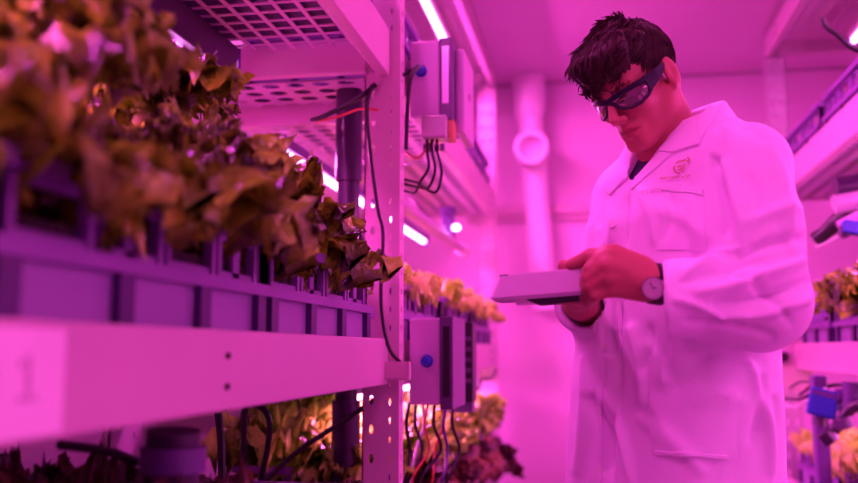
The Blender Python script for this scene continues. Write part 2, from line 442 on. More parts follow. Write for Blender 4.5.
# right rack
for k, y in enumerate((1.95, 2.62, 3.30)):
    crate(.80, y, zc, ['purple crate on the right shelf outside the frame edge', 'purple ribbed crate under the amber lettuce at the right edge', 'purple ribbed crate on the right shelf beside the man\'s elbow'][k], 'grow crates on the right shelf')
    crate(.80, y, 1.793, ['purple slotted crate nearest on the upper right shelf', 'purple slotted crate in the middle of the upper right shelf', 'purple slotted crate at the far end of the upper right shelf'][k], 'grow crates on the upper right shelf')
    crate(.80, y, zb, ['crate on the bottom right shelf nearest the camera', 'crate midway along the bottom right shelf', 'crate at the far end of the bottom right shelf'][k], 'grow crates on the bottom right shelf')
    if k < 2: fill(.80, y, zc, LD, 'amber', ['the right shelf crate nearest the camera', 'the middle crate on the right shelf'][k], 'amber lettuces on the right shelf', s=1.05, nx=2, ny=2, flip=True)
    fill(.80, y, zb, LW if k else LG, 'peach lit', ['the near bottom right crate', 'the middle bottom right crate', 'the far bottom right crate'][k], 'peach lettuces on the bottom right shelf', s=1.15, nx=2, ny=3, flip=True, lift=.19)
plant(LD[3], .80, 2.80, 1.30, 1.0, 'amber lettuce head leaning out over the right crate at the picture edge', 'amber lettuces on the right shelf', (.0, -.5))

# ------------------------------------------------------------------ lamps
def area(name, loc, sx, sy, col, e, rot=(0, 0, 0)):
    l = bpy.data.lights.new(name, 'AREA'); l.shape = 'RECTANGLE'; l.size = sx; l.size_y = sy; l.color = col; l.energy = e
    o = bpy.data.objects.new(name, l); COL.objects.link(o); o.location = loc; o.rotation_euler = rot
    return o
RACKC = (1.0, .075, .70); AISLE_FILL = (1.0, .01, .55)
def lamp(x, y0, y1, z, label, group, e, col=RACKC, dark=True, skirt=False):
    r = empty('led_lamp', (x, y0, z), label, 'grow lamp', group)
    MB().box(x-.022, x+.022, y0, y1, z, z+.028, bev=.003).build('lamp_housing', M['purp'] if dark else M['steel'], r)
    MB().tube([(x, y0+.01, z-.006), (x, y1-.01, z-.006)], .011, 10).build('lamp_tube', M['tube'], r, smooth=True)
    if skirt:
        for q in (-1, 1): MB().box(*sorted((x+q*.026, x+q*.030)), y0, y1-.03, z-(.05 if q > 0 else .03), z+.02).build('reflector_side', M['dpipe'], r)
    c = MB(); c.box(x-.024, x+.024, y0-.012, y0, z-.02, z+.03, bev=.003); c.build('end_cap', M['purp'], r)
    c = MB(); c.box(x-.024, x+.024, y1, y1+.012, z-.02, z+.03, bev=.003); c.build('end_cap', M['purp'], r)
    a = area('grow light', (x, (y0+y1)/2, z-.02), .03, y1-y0-.05, col, e, (0, 0 if skirt or z < 1.2 else math.radians(-38 if x < 0 else 38), 0))
    a.parent = r; a.location = a.location-r.location
g = 'led tubes under the shelves'
lamp(-.80, .2, 1.86, 1.80, 'dark housed led bar under the wire grid shelf above the blurred lettuce', g, 45, skirt=True)
lamp(-.785, 2.15, 4.15, 1.665, 'bright led tube under the far left upper shelf, over the pale lettuces', g, 26)
lamp(-.60, 2.15, 4.15, 1.04, 'led tube lighting the green lettuces of the far bottom left shelf', g, 60)
lamp(-.57, 2.1, 4.1, 2.39, 'white led tube at top left, nearer the aisle', g, 24, dark=False)
lamp(-.70, 2.1, 4.1, 2.39, 'white led tube at top left, nearer the wall', g, 18, dark=False)
lamp(-.54, .1, 1.86, 2.39, 'led tube beneath the top sheet of the near left bay', g, 17, dark=False)
lamp(1.05, -.3, 1.5, 1.665, 'added fill led tube under the upper right shelf of the bay beside the camera', g, 5)  # this and the next tube are unseen, added to light the man's coat
lamp(1.05, -.3, 1.5, 1.045, 'added fill led tube under the middle right shelf of the bay beside the camera', g, 7)
lamp(1.05, 1.7, 3.75, 1.665, 'led tube under the upper right shelf', g, 24)
lamp(1.05, 1.7, 3.75, 1.045, 'led tube under the right beam over the peach lettuces', g, 20)
lamp(1.05, 1.7, 3.75, 2.39, 'led tube beneath the top sheet of the right rack', g, 5, dark=False)
# fill light added over the aisle, housed as ceiling luminaires
def ceil_fill(x, y, label, e):
    r = empty('ceiling_fill_lamp', (x, y, ZC), label, 'ceiling lamp', 'added ceiling fill lamps along the aisle')
    MB().box(x-.10, x+.10, y-.5, y+.5, ZC-.045, ZC, bev=.006).build('lamp_housing', M['steel'], r)
    MB().box(x-.085, x+.085, y-.48, y+.48, ZC-.05, ZC-.043).build('diffuser', M['led'], r)
    a = area('aisle fill light', (x, y, ZC-.06), .16, .95, AISLE_FILL, e); a.parent = r; a.location = a.location-r.location
ceil_fill(.15, .55, 'added fill-light ceiling lamp over the aisle in front of the man', 5)
ceil_fill(.15, -1.1, 'added fill-light ceiling lamp over the aisle behind the camera', 8)
ceil_fill(.30, 2.45, 'added fill-light ceiling lamp over the aisle behind the man', 9)

# ------------------------------------------------------------------ back wall pipework
pr = empty('drain_pipe', (-.30, 4.30, 1.30), 'white plastic drain pipe with an open branch on the back wall', 'pipe')
q0, q1, q2 = W(528, 84, 4.48), W(531, 120, 4.48), W(541, 255, 4.48)
q3 = Vector((q2.x+.03, 4.48, 1.0))
q0.z = min(q0.z, ZC-.001)
MB().tube([q1, q2, Vector((q2.x+.012, 4.50, 1.35))], .062, 28).build('pipe_run', M['pvc'], pr, smooth=True)
MB().tube([Vector((q0.x, 4.48, ZC)), W(530, 106, 4.48), W(530, 112, 4.48), q1], [.083, .083, .078, .063], 28).build('pipe_socket', M['pvc'], pr, smooth=True)
bc = W(531, 147, 4.32)
MB().ring(bc, (0, 1, 0), .064, .083, .10).build('branch_ring', M['pvc'], pr, smooth=True)
MB().tube([bc+Vector((0, .085, 0)), bc+Vector((0, .15, 0))], .066, 28).build('branch_cap', M['pvc'], pr, smooth=True)

# ------------------------------------------------------------------ standpipe, ducts, cables on the left rack
sp_ = empty('standpipe', (-.585, 2.10, 0), 'dark upright water pipe behind the perforated left post', 'pipe')
MB().tube([(-.585, 2.10, 0), (-.585, 2.10, 1.735)], .027, 20).build('pipe_run', M['dpipe'], sp_, smooth=True)
MB().tube([(-.585, 2.10, 1.56), (-.585, 2.10, 1.80)], .033, 20).build('coupling', M['dpipe'], sp_, smooth=True)
MB().tube([(-.585, 2.10, .2), (-.585, 2.10, 1.03)], .034, 20).build('lower_sleeve', M['dpipe'], sp_, smooth=True)
dp = empty('dark_hose', (-.58, 1.25, .9), 'thick dark hose hanging in shadow under the near left beam', 'hose')
MB().tube([(-.52, 1.07, 1.05), (-.53, 1.08, .9), (-.56, 1.1, .66)], .034, 14, sub=4).build('hose_run', M['dpipe'], dp, smooth=True)
MB().ring((-.52, 1.07, 1.0), (0, 0, 1), .033, .040, .03).build('hose_collar', M['purp'], dp)
def cable(pts, r, m, label, name='cable', group=None):
    return tag(MB().tube(pts, r, 8, sub=6).build(name, m, smooth=True), label, 'cable', group)
cable([W(398, 78, 1.99), W(420, 66, 1.98), W(412, 75, 1.95), W(408, 100, 1.95), W(406, 150, 1.95)], .0045, M['black'], 'black cable looping from the upper blue knob down behind the left post')
cable([W(376, 84, 1.945), W(362, 96, 1.95), W(345, 106, 1.99), W(322, 117, 2.0), W(312, 120, 2.02)], .006, M['black'], 'thick black cable crossing the dark pipe below the cross arm')
cable([W(378, 110, 1.95), W(360, 109, 1.96), W(340, 116, 2.0), W(315, 122, 2.02)], .003, M['red'], 'thin orange red wire crossing the dark pipe')
cable([W(372, 85, 1.94), W(367, 110, 1.93), W(371, 160, 1.93), W(378, 210, 1.93), W(383, 235, 1.935), W(381, 300, 1.935), W(388, 345, 1.93), W(400, 362, 1.935), W(408, 366, 1.99)], .0042, M['black'], 'long black cable running down the face of the perforated left post')
cable([W(260, 483, 1.9), W(268, 445, 1.88), W(269, 418, 1.86), W(258, 406, 1.85), W(245, 412, 1.85), W(244, 483, 1.88)], .0065, M['black'], 'black cable arching in front of the bottom lettuces')
cable([W(222, 483, 1.7), W(221, 440, 1.7), W(218, 412, 1.7)], .008, M['black'], 'straight black cable left of the arching one under the near beam')
cable([W(262, 483, 2.0), W(300, 450, 2.02), W(345, 420, 2.04), W(378, 398, 2.0)], .006, M['black'], 'black cable rising diagonally to the dark pipe below the beam')
cable([W(60, 445, 1.0), W(110, 452, 1.1), W(160, 470, 1.2)], .006, M['black'], 'black cable in deep shadow at the lower left')
for k, (a, b, c) in enumerate((((427, 142), (424, 182), (404, 188)), ((432, 142), (432, 188), (404, 178)), ((437, 141), (440, 192), (404, 183)), ((423, 140), (412, 164), (403, 160)))):
    y = 2.06+.012*k
    cable([W(a[0], a[1]-4, 2.1), W(a[0], a[1]+10, y), W((a[0]+b[0])/2+3, (a[1]+b[1])/2+6, y), W(b[0]-4, b[1], y), W((b[0]+c[0])/2, c[1]+5, y+.04), W(c[0]-6, c[1], y+.1)], .0035 if k < 3 else .003,
          M['black'] if k < 3 else M['white'], ['dark cable hanging from the junction box, innermost loop', 'dark cable from the junction box, middle loop', 'dark cable from the junction box, outermost loop', 'pale cable curving left of the junction box'][k], group='cables under the junction box')
cable([W(430, 143, 2.09), W(418, 158, 2.08), W(404, 152, 2.12)], .003, M['red'], 'reddish wire beside the pale cable at the junction box')
cols = ['black', 'black', 'white', 'red', 'black', 'red', 'purp', 'black']
for k in range(8):
    x = 410+k*6.2; y = 2.12+.03*(k % 3)
    cable([W(x, 402, y), W(x-4+3*(k % 3), 425, y), W(x+7*math.sin(k*2.1), 450, y+.05), W(x-10+6*math.cos(k), 478, y+.02), W(x-14, 500, y+.08)], .0042 if cols[k] != 'red' else .0028, M[cols[k]],
          f'{dict(black="black", white="white", red="reddish", purp="purple")[cols[k]]} cable hanging below the lower control box, number {["one", "two", "three", "four", "five", "six", "seven", "eight"][k]} from the post', group='cables below the lower control box')

# ------------------------------------------------------------------ control boxes
def control(zt, zb_, label, second, knob_px, lidm):
    x0, x1, xm, y0, y1 = -.432, -.358, -.327, 2.10, 2.30
    r = empty('control_box', (x0, y0, zb_), label, 'control box')
    MB().box(x0, x1, y0, y1, zb_, zt, bev=.005).build('enclosure', M['boxg'], r)
    MB().box(x1, xm, y0-.004, y1, zb_-.01, zt+.004, bev=.003).build('door_frame', M['boxd'], r)
    if second:
        w = MB().box(x1+.007, xm-.008, y0-.008, y0-.003, zb_+.03, zt-.02).build('window', M['glassy'], r)
        MB().box(xm, xm+.022, y0+.05, y1+.03, zb_-.03, zt-.01, bev=.003).build('rear_housing', M['boxg'], r)
        MB().box(xm-.02, xm+.002, y0-.0, y0+.05, zb_-.055, zb_-.008).build('edge_glint_strip', M['orange'], r)  # orange strip paints the reflection along the box's lower edge
        MB().box(xm+.022, xm+.028, y0+.11, y0+.13, zb_+.07, zb_+.085).build('latch', M['metal'], r)
    else:
        MB().box(x1+.008, xm-.008, y0-.008, y0-.003, zb_+.02, zt-.02).build('door_strip', M['black'], r)
    kx = W(*knob_px, y0)
    k = MB().tube([kx, kx+Vector((0, -.018, 0)), kx+Vector((0, -.028, 0))], [.012, .012, .009], 16)
    k.ring(kx, (0, -1, 0), .010, .015, .006)
    k.build('cable_gland', M['blue'], r, smooth=True)
    return r
control(1.905, 1.712, 'grey control box with black windowed edge hung high beside the left post', True, (421, 71), None)
control(1.225, 1.022, 'grey control box with blue gland hung low beside the left post', False, (427, 361), None)
jb = empty('junction_box', (-.37, 2.08, 1.66), 'translucent junction box with cables under the upper control box', 'junction box')
MB().box(-.400, -.338, 2.075, 2.14, 1.655, 1.712, bev=.006).build('housing', M['clear'], jb)
for k in range(4): MB().tube([(-.392+.014*k, 2.09, 1.642), (-.392+.014*k, 2.09, 1.625)], .006, 10).build('cable_gland', M['boxd'], jb)
ab = empty('relay_box', (-.36, 2.75, 1.0), 'dark slotted relay box behind the lower grey control box', 'relay box')
p0, p1 = W(453, 322, 2.42), W(473, 402, 2.42)
MB().box(p0.x, p1.x, 2.42, 2.50, p1.z, p0.z, bev=.004).build('housing', M['black'], ab)
mb = MB()
for k in range(5): mb.box(p0.x+.006, p1.x-.006, 2.415, 2.421, p1.z+.05+k*.028, p1.z+.062+k*.028)
mb.build('vent_slots', M['boxd'], ab)
MB().box(p0.x-.02, p1.x-.004, 2.44, 2.49, p1.z-.03, p1.z, bev=.003).build('terminal_strip', M['boxd'], ab)
# bracket joining the beam end to the post
MB().box(-.455, -.395, 1.925, 1.945, 1.085, 1.125, bev=.004).build('beam_clip', M['steel'], lr)
# water pipe with valve under far upper shelf
wp = empty('feed_pipe', (-.58, 2.2, 1.60), 'pinkish water feed pipe with a valve under the far upper left shelf', 'pipe')
MB().tube([(-.58, 2.15, 1.60), (-.58, 4.05, 1.60)], .020, 16).build('pipe_run', M['boxg'], wp, smooth=True)
MB().tube([(-.58, 3.96, 1.60), (-.58, 4.08, 1.60)], .030, 16).build('end_cap', M['pvc'], wp, smooth=True)
MB().box(-.60, -.56, 3.55, 3.66, 1.60, 1.70, bev=.01).build('valve_body', M['purp'], wp)
MB().tube([(-.58, 3.60, 1.70), (-.58, 3.60, 1.73)], .035, 14).build('valve_knob', M['purp'], wp, smooth=True)
MB().tube([(-.545, 3.56, 1.64), (-.53, 3.52, 1.635)], .013, 12).build('indicator_light', M['tube'], wp)
cable([(-.60, 2.3, 1.66), (-.62, 2.6, 1.60), (-.60, 2.9, 1.66), (-.60, 3.2, 1.61), (-.585, 3.58, 1.645)], .006, M['boxg'], 'pink cable sagging along the feed pipe under the shelf')
tag(MB().tube([(-.47, 3.3, 1.03), (-.45, 3.5, 1.00), (-.46, 3.7, 1.03), (-.44, 3.9, 1.03), (-.45, 4.15, 1.06)], .008, 8, sub=5).build('hose', M['dpipe'], smooth=True), 'dark knotted hose under the far end of the left beam', 'hose')

# ------------------------------------------------------------------ right rack fittings
rb = empty('switch_box', (.80, 3.72, 1.0), 'pale switch box with a round black button beside the man\'s elbow', 'switch box')
p0, p1 = W(772, 339, 3.70), W(800, 391, 3.70)
MB().box(p0.x, p1.x+.05, 3.70, 3.80, p1.z, p0.z, bev=.006).build('housing', M['steel'], rb)
kb = W(783, 357, 3.70)
MB().tube([kb, kb+Vector((0, -.02, 0))], .019, 20).build('button', M['black'], rb, smooth=True)
MB().ring(kb, (0, -1, 0), .019, .026, .008).build('button_collar', M['boxg'], rb)
bt = empty('valve_actuator', W(823, 403, 2.95), 'bright blue box shaped valve actuator hanging below the right beam', 'actuator')
c = W(823, 403, 2.95); R_ = Matrix.Translation(c) @ Matrix.Rotation(math.radians(14), 4, 'Y') @ Matrix.Rotation(math.radians(-12), 4, 'Z')
MB().box(-.042, .042, -.035, .035, -.042, .042, R_, bev=.008).build('housing', M['blue'], bt)
MB().box(-.036, .030, -.037, -.033, .020, .034, R_).build('front_ridge', M['purp'], bt)
MB().tube([R_ @ Vector((.0, 0, -.04)), R_ @ Vector((0, 0, -.07))], .018, 14).build('valve_stem', M['boxd'], bt, smooth=True)
vp = empty('purple_standpipe', W(820, 440, 3.05), 'dark purple upright duct under the right beam behind the blue actuator', 'pipe')
a = W(812, 380, 3.05); b = W(826, 380, 3.05)
MB().box(a.x, b.x, 3.03, 3.09, .55, 1.07, bev=.006).build('duct', M['purp'], vp)
MB().box(a.x-.01, b.x+.05, 3.02, 3.10, .96, .99, bev=.004).build('collar', M['purp'], vp)
vm = empty('valve_manifold', W(850, 405, 2.85), 'dark purple pipe fittings at the right edge below the beam', 'valve')
MB().tube([W(826, 438, 2.9), W(838, 425, 2.9), W(852, 408, 2.88), W(875, 402, 2.85)], .018, 14, sub=3).build('angled_pipe', M['dpipe'], vm, smooth=True)
MB().tube([W(852, 382, 2.9), W(852, 412, 2.9)], .028, 16).build('upper_fitting', M['purp'], vm, smooth=True)
MB().tube([W(836, 396, 2.92), W(875, 400, 2.92)], .024, 14).build('cross_fitting', M['purp'], vm, smooth=True)
MB().tube([W(824, 432, 2.88), W(832, 442, 2.88)], .024, 14).build('nozzle', M['dpipe'], vm, smooth=True)
MB().tube([W(846, 428, 2.88), W(842, 418, 2.88)], .026, 14).build('lock_nut', M['boxd'], vm, smooth=True)
cable([W(782, 398, 3.5), W(800, 399, 3.2), W(815, 392, 3.1), W(835, 385, 3.05), W(870, 388, 2.8)], .006, M['black'], 'black cable passing behind the blue actuator')
cable([W(782, 404, 3.5), W(796, 407, 3.3), W(812, 398, 3.0), W(826, 388, 2.92)], .004, M['white'], 'pale wire running from the switch box to the blue actuator')
cable([W(790, 388, 3.6), W(800, 382, 3.4), W(812, 384, 3.2), W(800, 395, 3.3)], .005, M['black'], 'short black cable loop below the switch box')
hp = empty('hanging_pump', W(840, 212, 2.9), 'dark pump and couplings under the perforated upper right shelf', 'pump')
MB().tube([W(816, 240, 3.0), W(826, 232, 2.98), W(838, 222, 2.95), W(850, 214, 2.9)], [.026, .022, .028, .02], 14, sub=3).build('angled_coupling', M['black'], hp, smooth=True)
MB().tube([W(835, 188, 2.9), W(875, 184, 2.9)], .035, 18).build('pump_body', M['dpipe'], hp, smooth=True)
MB().tube([W(834, 205, 2.88), W(880, 196, 2.88)], .030, 18).build('pump_outlet', M['clear'], hp, smooth=True)
MB().tube([W(838, 226, 2.86), W(875, 206, 2.86)], .014, 12).build('outlet_pipe', M['boxg'], hp, smooth=True)
MB().ring(W(846, 232, 2.8), (0, 1, 0), .008, .016, .03).build('clamp_ring', M['boxd'], hp)
bc2 = empty('blue_connector', W(852, 228, 2.75), 'bright blue connector with a dark plug at the right edge', 'connector')
MB().box(-.028, .05, -.02, .02, -.019, .019, Matrix.Translation(W(852, 228, 2.75)) @ Matrix.Rotation(.2, 4, 'Y'), bev=.005).build('connector_body', M['blue'], bc2)
MB().tube([W(840, 231, 2.75), W(846, 230, 2.75)], .015, 12).build('plug', M['boxd'], bc2)
cable([W(822, 18, 2.6), W(826, 27, 2.6), W(838, 36, 2.6), W(850, 47, 2.6), W(866, 54, 2.6)], .007, M['black'], 'black cable hanging from the top right shelf')
cable([W(816, 247, 3.0), W(824, 244, 2.95), W(840, 236, 2.9), W(862, 226, 2.8)], .004, M['white'], 'pale wire below the dark pump on the right')

# ================================================================== implicit surfaces
class Field:
    def __init__(s, lo, hi, h):
        s.lo = np.array(lo, np.float32); s.h = h
        s.n = np.ceil((np.array(hi)-np.array(lo))/h).astype(int)+1
        s.D = np.full(tuple(s.n), .5, np.float32); s.rs = 1.0
    def sl(s, lo, hi, m):
        a = np.clip(np.floor((np.array(lo)-m-s.lo)/s.h).astype(int), 0, s.n-1)
        b = np.clip(np.ceil((np.array(hi)+m-s.lo)/s.h).astype(int)+1, 1, s.n)
        if np.any(b <= a): return None, None
        ax = [s.lo[i]+s.h*np.arange(a[i], b[i], dtype=np.float32) for i in range(3)]
        P = np.stack(np.meshgrid(*ax, indexing='ij'), -1)
        return tuple(slice(a[i], b[i]) for i in range(3)), P
    def comb(s, q, d, k, op):
        A = s.D[q]
        if op == 'sub': A, d = -A, d
        if k > 0:
            hh = np.clip(.5+.5*(A-d)/k, 0, 1) if op != 'sub' else np.clip(.5+.5*(A-d)/k, 0, 1)
            r = A*(1-hh)+d*hh-k*hh*(1-hh)
        else: r = np.minimum(A, d)
        s.D[q] = -r if op == 'sub' else r
    def cone(s, a, b, r1, r2, k=.01, op='add'):
        a = np.array(a, np.float32); b = np.array(b, np.float32); r1 *= s.rs; r2 *= s.rs; k *= s.rs
        q, P = s.sl(np.minimum(a-r1, b-r2), np.maximum(a+r1, b+r2), k+.012)
        if q is None: return
        ab = b-a; t = np.clip(((P-a)@ab)/max(1e-9, ab@ab), 0, 1)
        d = np.linalg.norm(P-(a+t[..., None]*ab), axis=-1)-(r1+(r2-r1)*t)
        s.comb(q, d, k, op)
    def chain(s, pts, rs, k=.008):
        for i in range(len(pts)-1): s.cone(pts[i], pts[i+1], rs[i], rs[i+1], k)
    def ell(s, Mx, c, r, k=.01, op='add'):
        """ellipsoid; Mx = 4x4 local->world, c centre local, r radii"""
        sc_ = Mx.to_3x3().col[0].length; k *= s.rs; c = Vector(c); R3 = np.array(Mx.to_3x3(), np.float32)/sc_; r = np.array(r)*sc_; cw = np.array(Mx @ c, np.float32); r = np.array(r, np.float32)
        e = np.full(3, max(r))
        q, P = s.sl(cw-e, cw+e, k+.012)
        if q is None: return
        L = (P-cw)@R3
        k0 = np.linalg.norm(L/r, axis=-1); k1 = np.linalg.norm(L/(r*r), axis=-1)
        d = k0*(k0-1)/np.maximum(k1, 1e-6)
        s.comb(q, d.astype(np.float32), k, op)
    def plane_cut(s, p, n, lo, hi, k=0):       # removes the side n points to
        q, P = s.sl(lo, hi, 0)
        n = np.array(Vector(n).normalized(), np.float32)
        d = -((P-np.array(p, np.float32))@n)
        s.comb(q, d.astype(np.float32), k, 'sub')
def surfnet(F):
    D = F.D; S = D < 0
    nx, ny, nz = D.shape
    c = np.zeros((nx-1, ny-1, nz-1), np.uint8)
    for i in (0, 1):
        for j in (0, 1):
            for k in (0, 1): c += S[i:nx-1+i, j:ny-1+j, k:nz-1+k]
    act = (c > 0) & (c < 8)
    I = np.argwhere(act); idx = -np.ones(act.shape, np.int64); idx[act] = np.arange(len(I))
    acc = np.zeros((len(I), 3)); cnt = np.zeros(len(I))
    for ax in range(3):
        o = [b for b in range(3) if b != ax]
        for u in (0, 1):
            for v in (0, 1):
                A = I.copy(); A[:, o[0]] += u; A[:, o[1]] += v
                B = A.copy(); B[:, ax] += 1
                da = D[A[:, 0], A[:, 1], A[:, 2]].astype(float); db = D[B[:, 0], B[:, 1], B[:, 2]].astype(float)
                cr = (da < 0) != (db < 0)
                t = np.where(cr, da/np.where(da == db, 1, da-db), 0)
                p = A.astype(float); p[:, ax] += t
                acc += p*cr[:, None]; cnt += cr
    V = acc/np.maximum(cnt, 1)[:, None]*F.h+F.lo
    faces = []
    for ax in range(3):
        o = [b for b in range(3) if b != ax]
        a = S.take(range(S.shape[ax]-1), ax); b = S.take(range(1, S.shape[ax]), ax)
        E = np.argwhere(a != b)
        E = E[(E[:, o[0]] > 0) & (E[:, o[1]] > 0) & (E[:, o[0]] < D.shape[o[0]]-1) & (E[:, o[1]] < D.shape[o[1]]-1)]
        q = []
        for (u, v) in ((-1, -1), (0, -1), (0, 0), (-1, 0)):
            G = E.copy(); G[:, o[0]] += u; G[:, o[1]] += v; q.append(idx[G[:, 0], G[:, 1], G[:, 2]])
        Q = np.stack(q, 1)
        flip = a[E[:, 0], E[:, 1], E[:, 2]]
        if ax == 1: flip = ~flip
        Q[~flip] = Q[~flip][:, ::-1]
        faces.append(Q)
    Q = np.concatenate(faces); Q = Q[(Q >= 0).all(1)]
    return V, Q
def np_mesh(name, V, Q, m, parent, mats=None, midx=None):
    me = bpy.data.meshes.new(name)
    me.vertices.add(len(V)); me.vertices.foreach_set('co', np.asarray(V, np.float32).ravel())
    n = Q.shape[1]
    me.loops.add(Q.size); me.loops.foreach_set('vertex_index', Q.astype(np.int32).ravel())
    me.polygons.add(len(Q)); me.polygons.foreach_set('loop_start', np.arange(0, Q.size, n, dtype=np.int32))
    me.polygons.foreach_set('loop_total', np.full(len(Q), n, np.int32))
    me.polygons.foreach_set('use_smooth', np.ones(len(Q), bool))
    for mm in ([m] if m else [])+(mats or []): me.materials.append(mm)
    if midx is not None: me.polygons.foreach_set('material_index', midx.astype(np.int32))
    me.update(); me.validate()
    o = bpy.data.objects.new(name, me); COL.objects.link(o)
    if parent is not None:
        o.parent = parent
        pl = Vector((0, 0, 0)); q = parent
        while q is not None: pl += q.location; q = q.parent
        o.location = -pl
    return o
def smooth_v(V, Q, it=2, lam=.5):
    for _ in range(it):
        acc = np.zeros_like(V); cnt = np.zeros(len(V))
        for i in range(4):
            a, b = Q[:, i], Q[:, (i+1) % 4]
            np.add.at(acc, a, V[b]); np.add.at(cnt, a, 1); np.add.at(acc, b, V[a]); np.add.at(cnt, b, 1)
        V = V+lam*(acc/np.maximum(cnt, 1)[:, None]-V)
    return V
def vnormals(V, Q):
    n = np.cross(V[Q[:, 2]]-V[Q[:, 0]], V[Q[:, 3]]-V[Q[:, 1]])
    N = np.zeros_like(V)
    for i in range(4): np.add.at(N, Q[:, i], n)
    return N/np.maximum(np.linalg.norm(N, axis=1), 1e-9)[:, None]

# ================================================================== person
AF = math.radians(52)
FV = Vector((-math.sin(AF), -math.cos(AF), 0)); LV = Vector((math.cos(AF), -math.sin(AF), 0))
B0 = Vector((.165, 1.70, 0))
def T(l, f, z): return B0+LV*l+FV*f+Vector((0, 0, z))
person = empty('person', (B0.x, B0.y, 0), 'man in a white lab coat and dark sunglasses looking down at a tablet', 'person')

# head frame
HA, HP, HR, HS = math.radians(42), math.radians(33), math.radians(8), .85
hf = Vector((-math.sin(HA)*math.cos(HP), -math.cos(HA)*math.cos(HP), -math.sin(HP)))
hx = Vector((math.cos(HA), -math.sin(HA), 0))
hz = hx.cross(hf)
if hz.z < 0: hz = -hz
HC = W(636, 82, 1.62)
hx, hz = hx*math.cos(HR)+hz*math.sin(HR), hz*math.cos(HR)-hx*math.sin(HR)
HM = axes(HC, hx*HS, hf*HS, hz*HS)
H = lambda x, y, z: HM @ Vector((x, y, z))

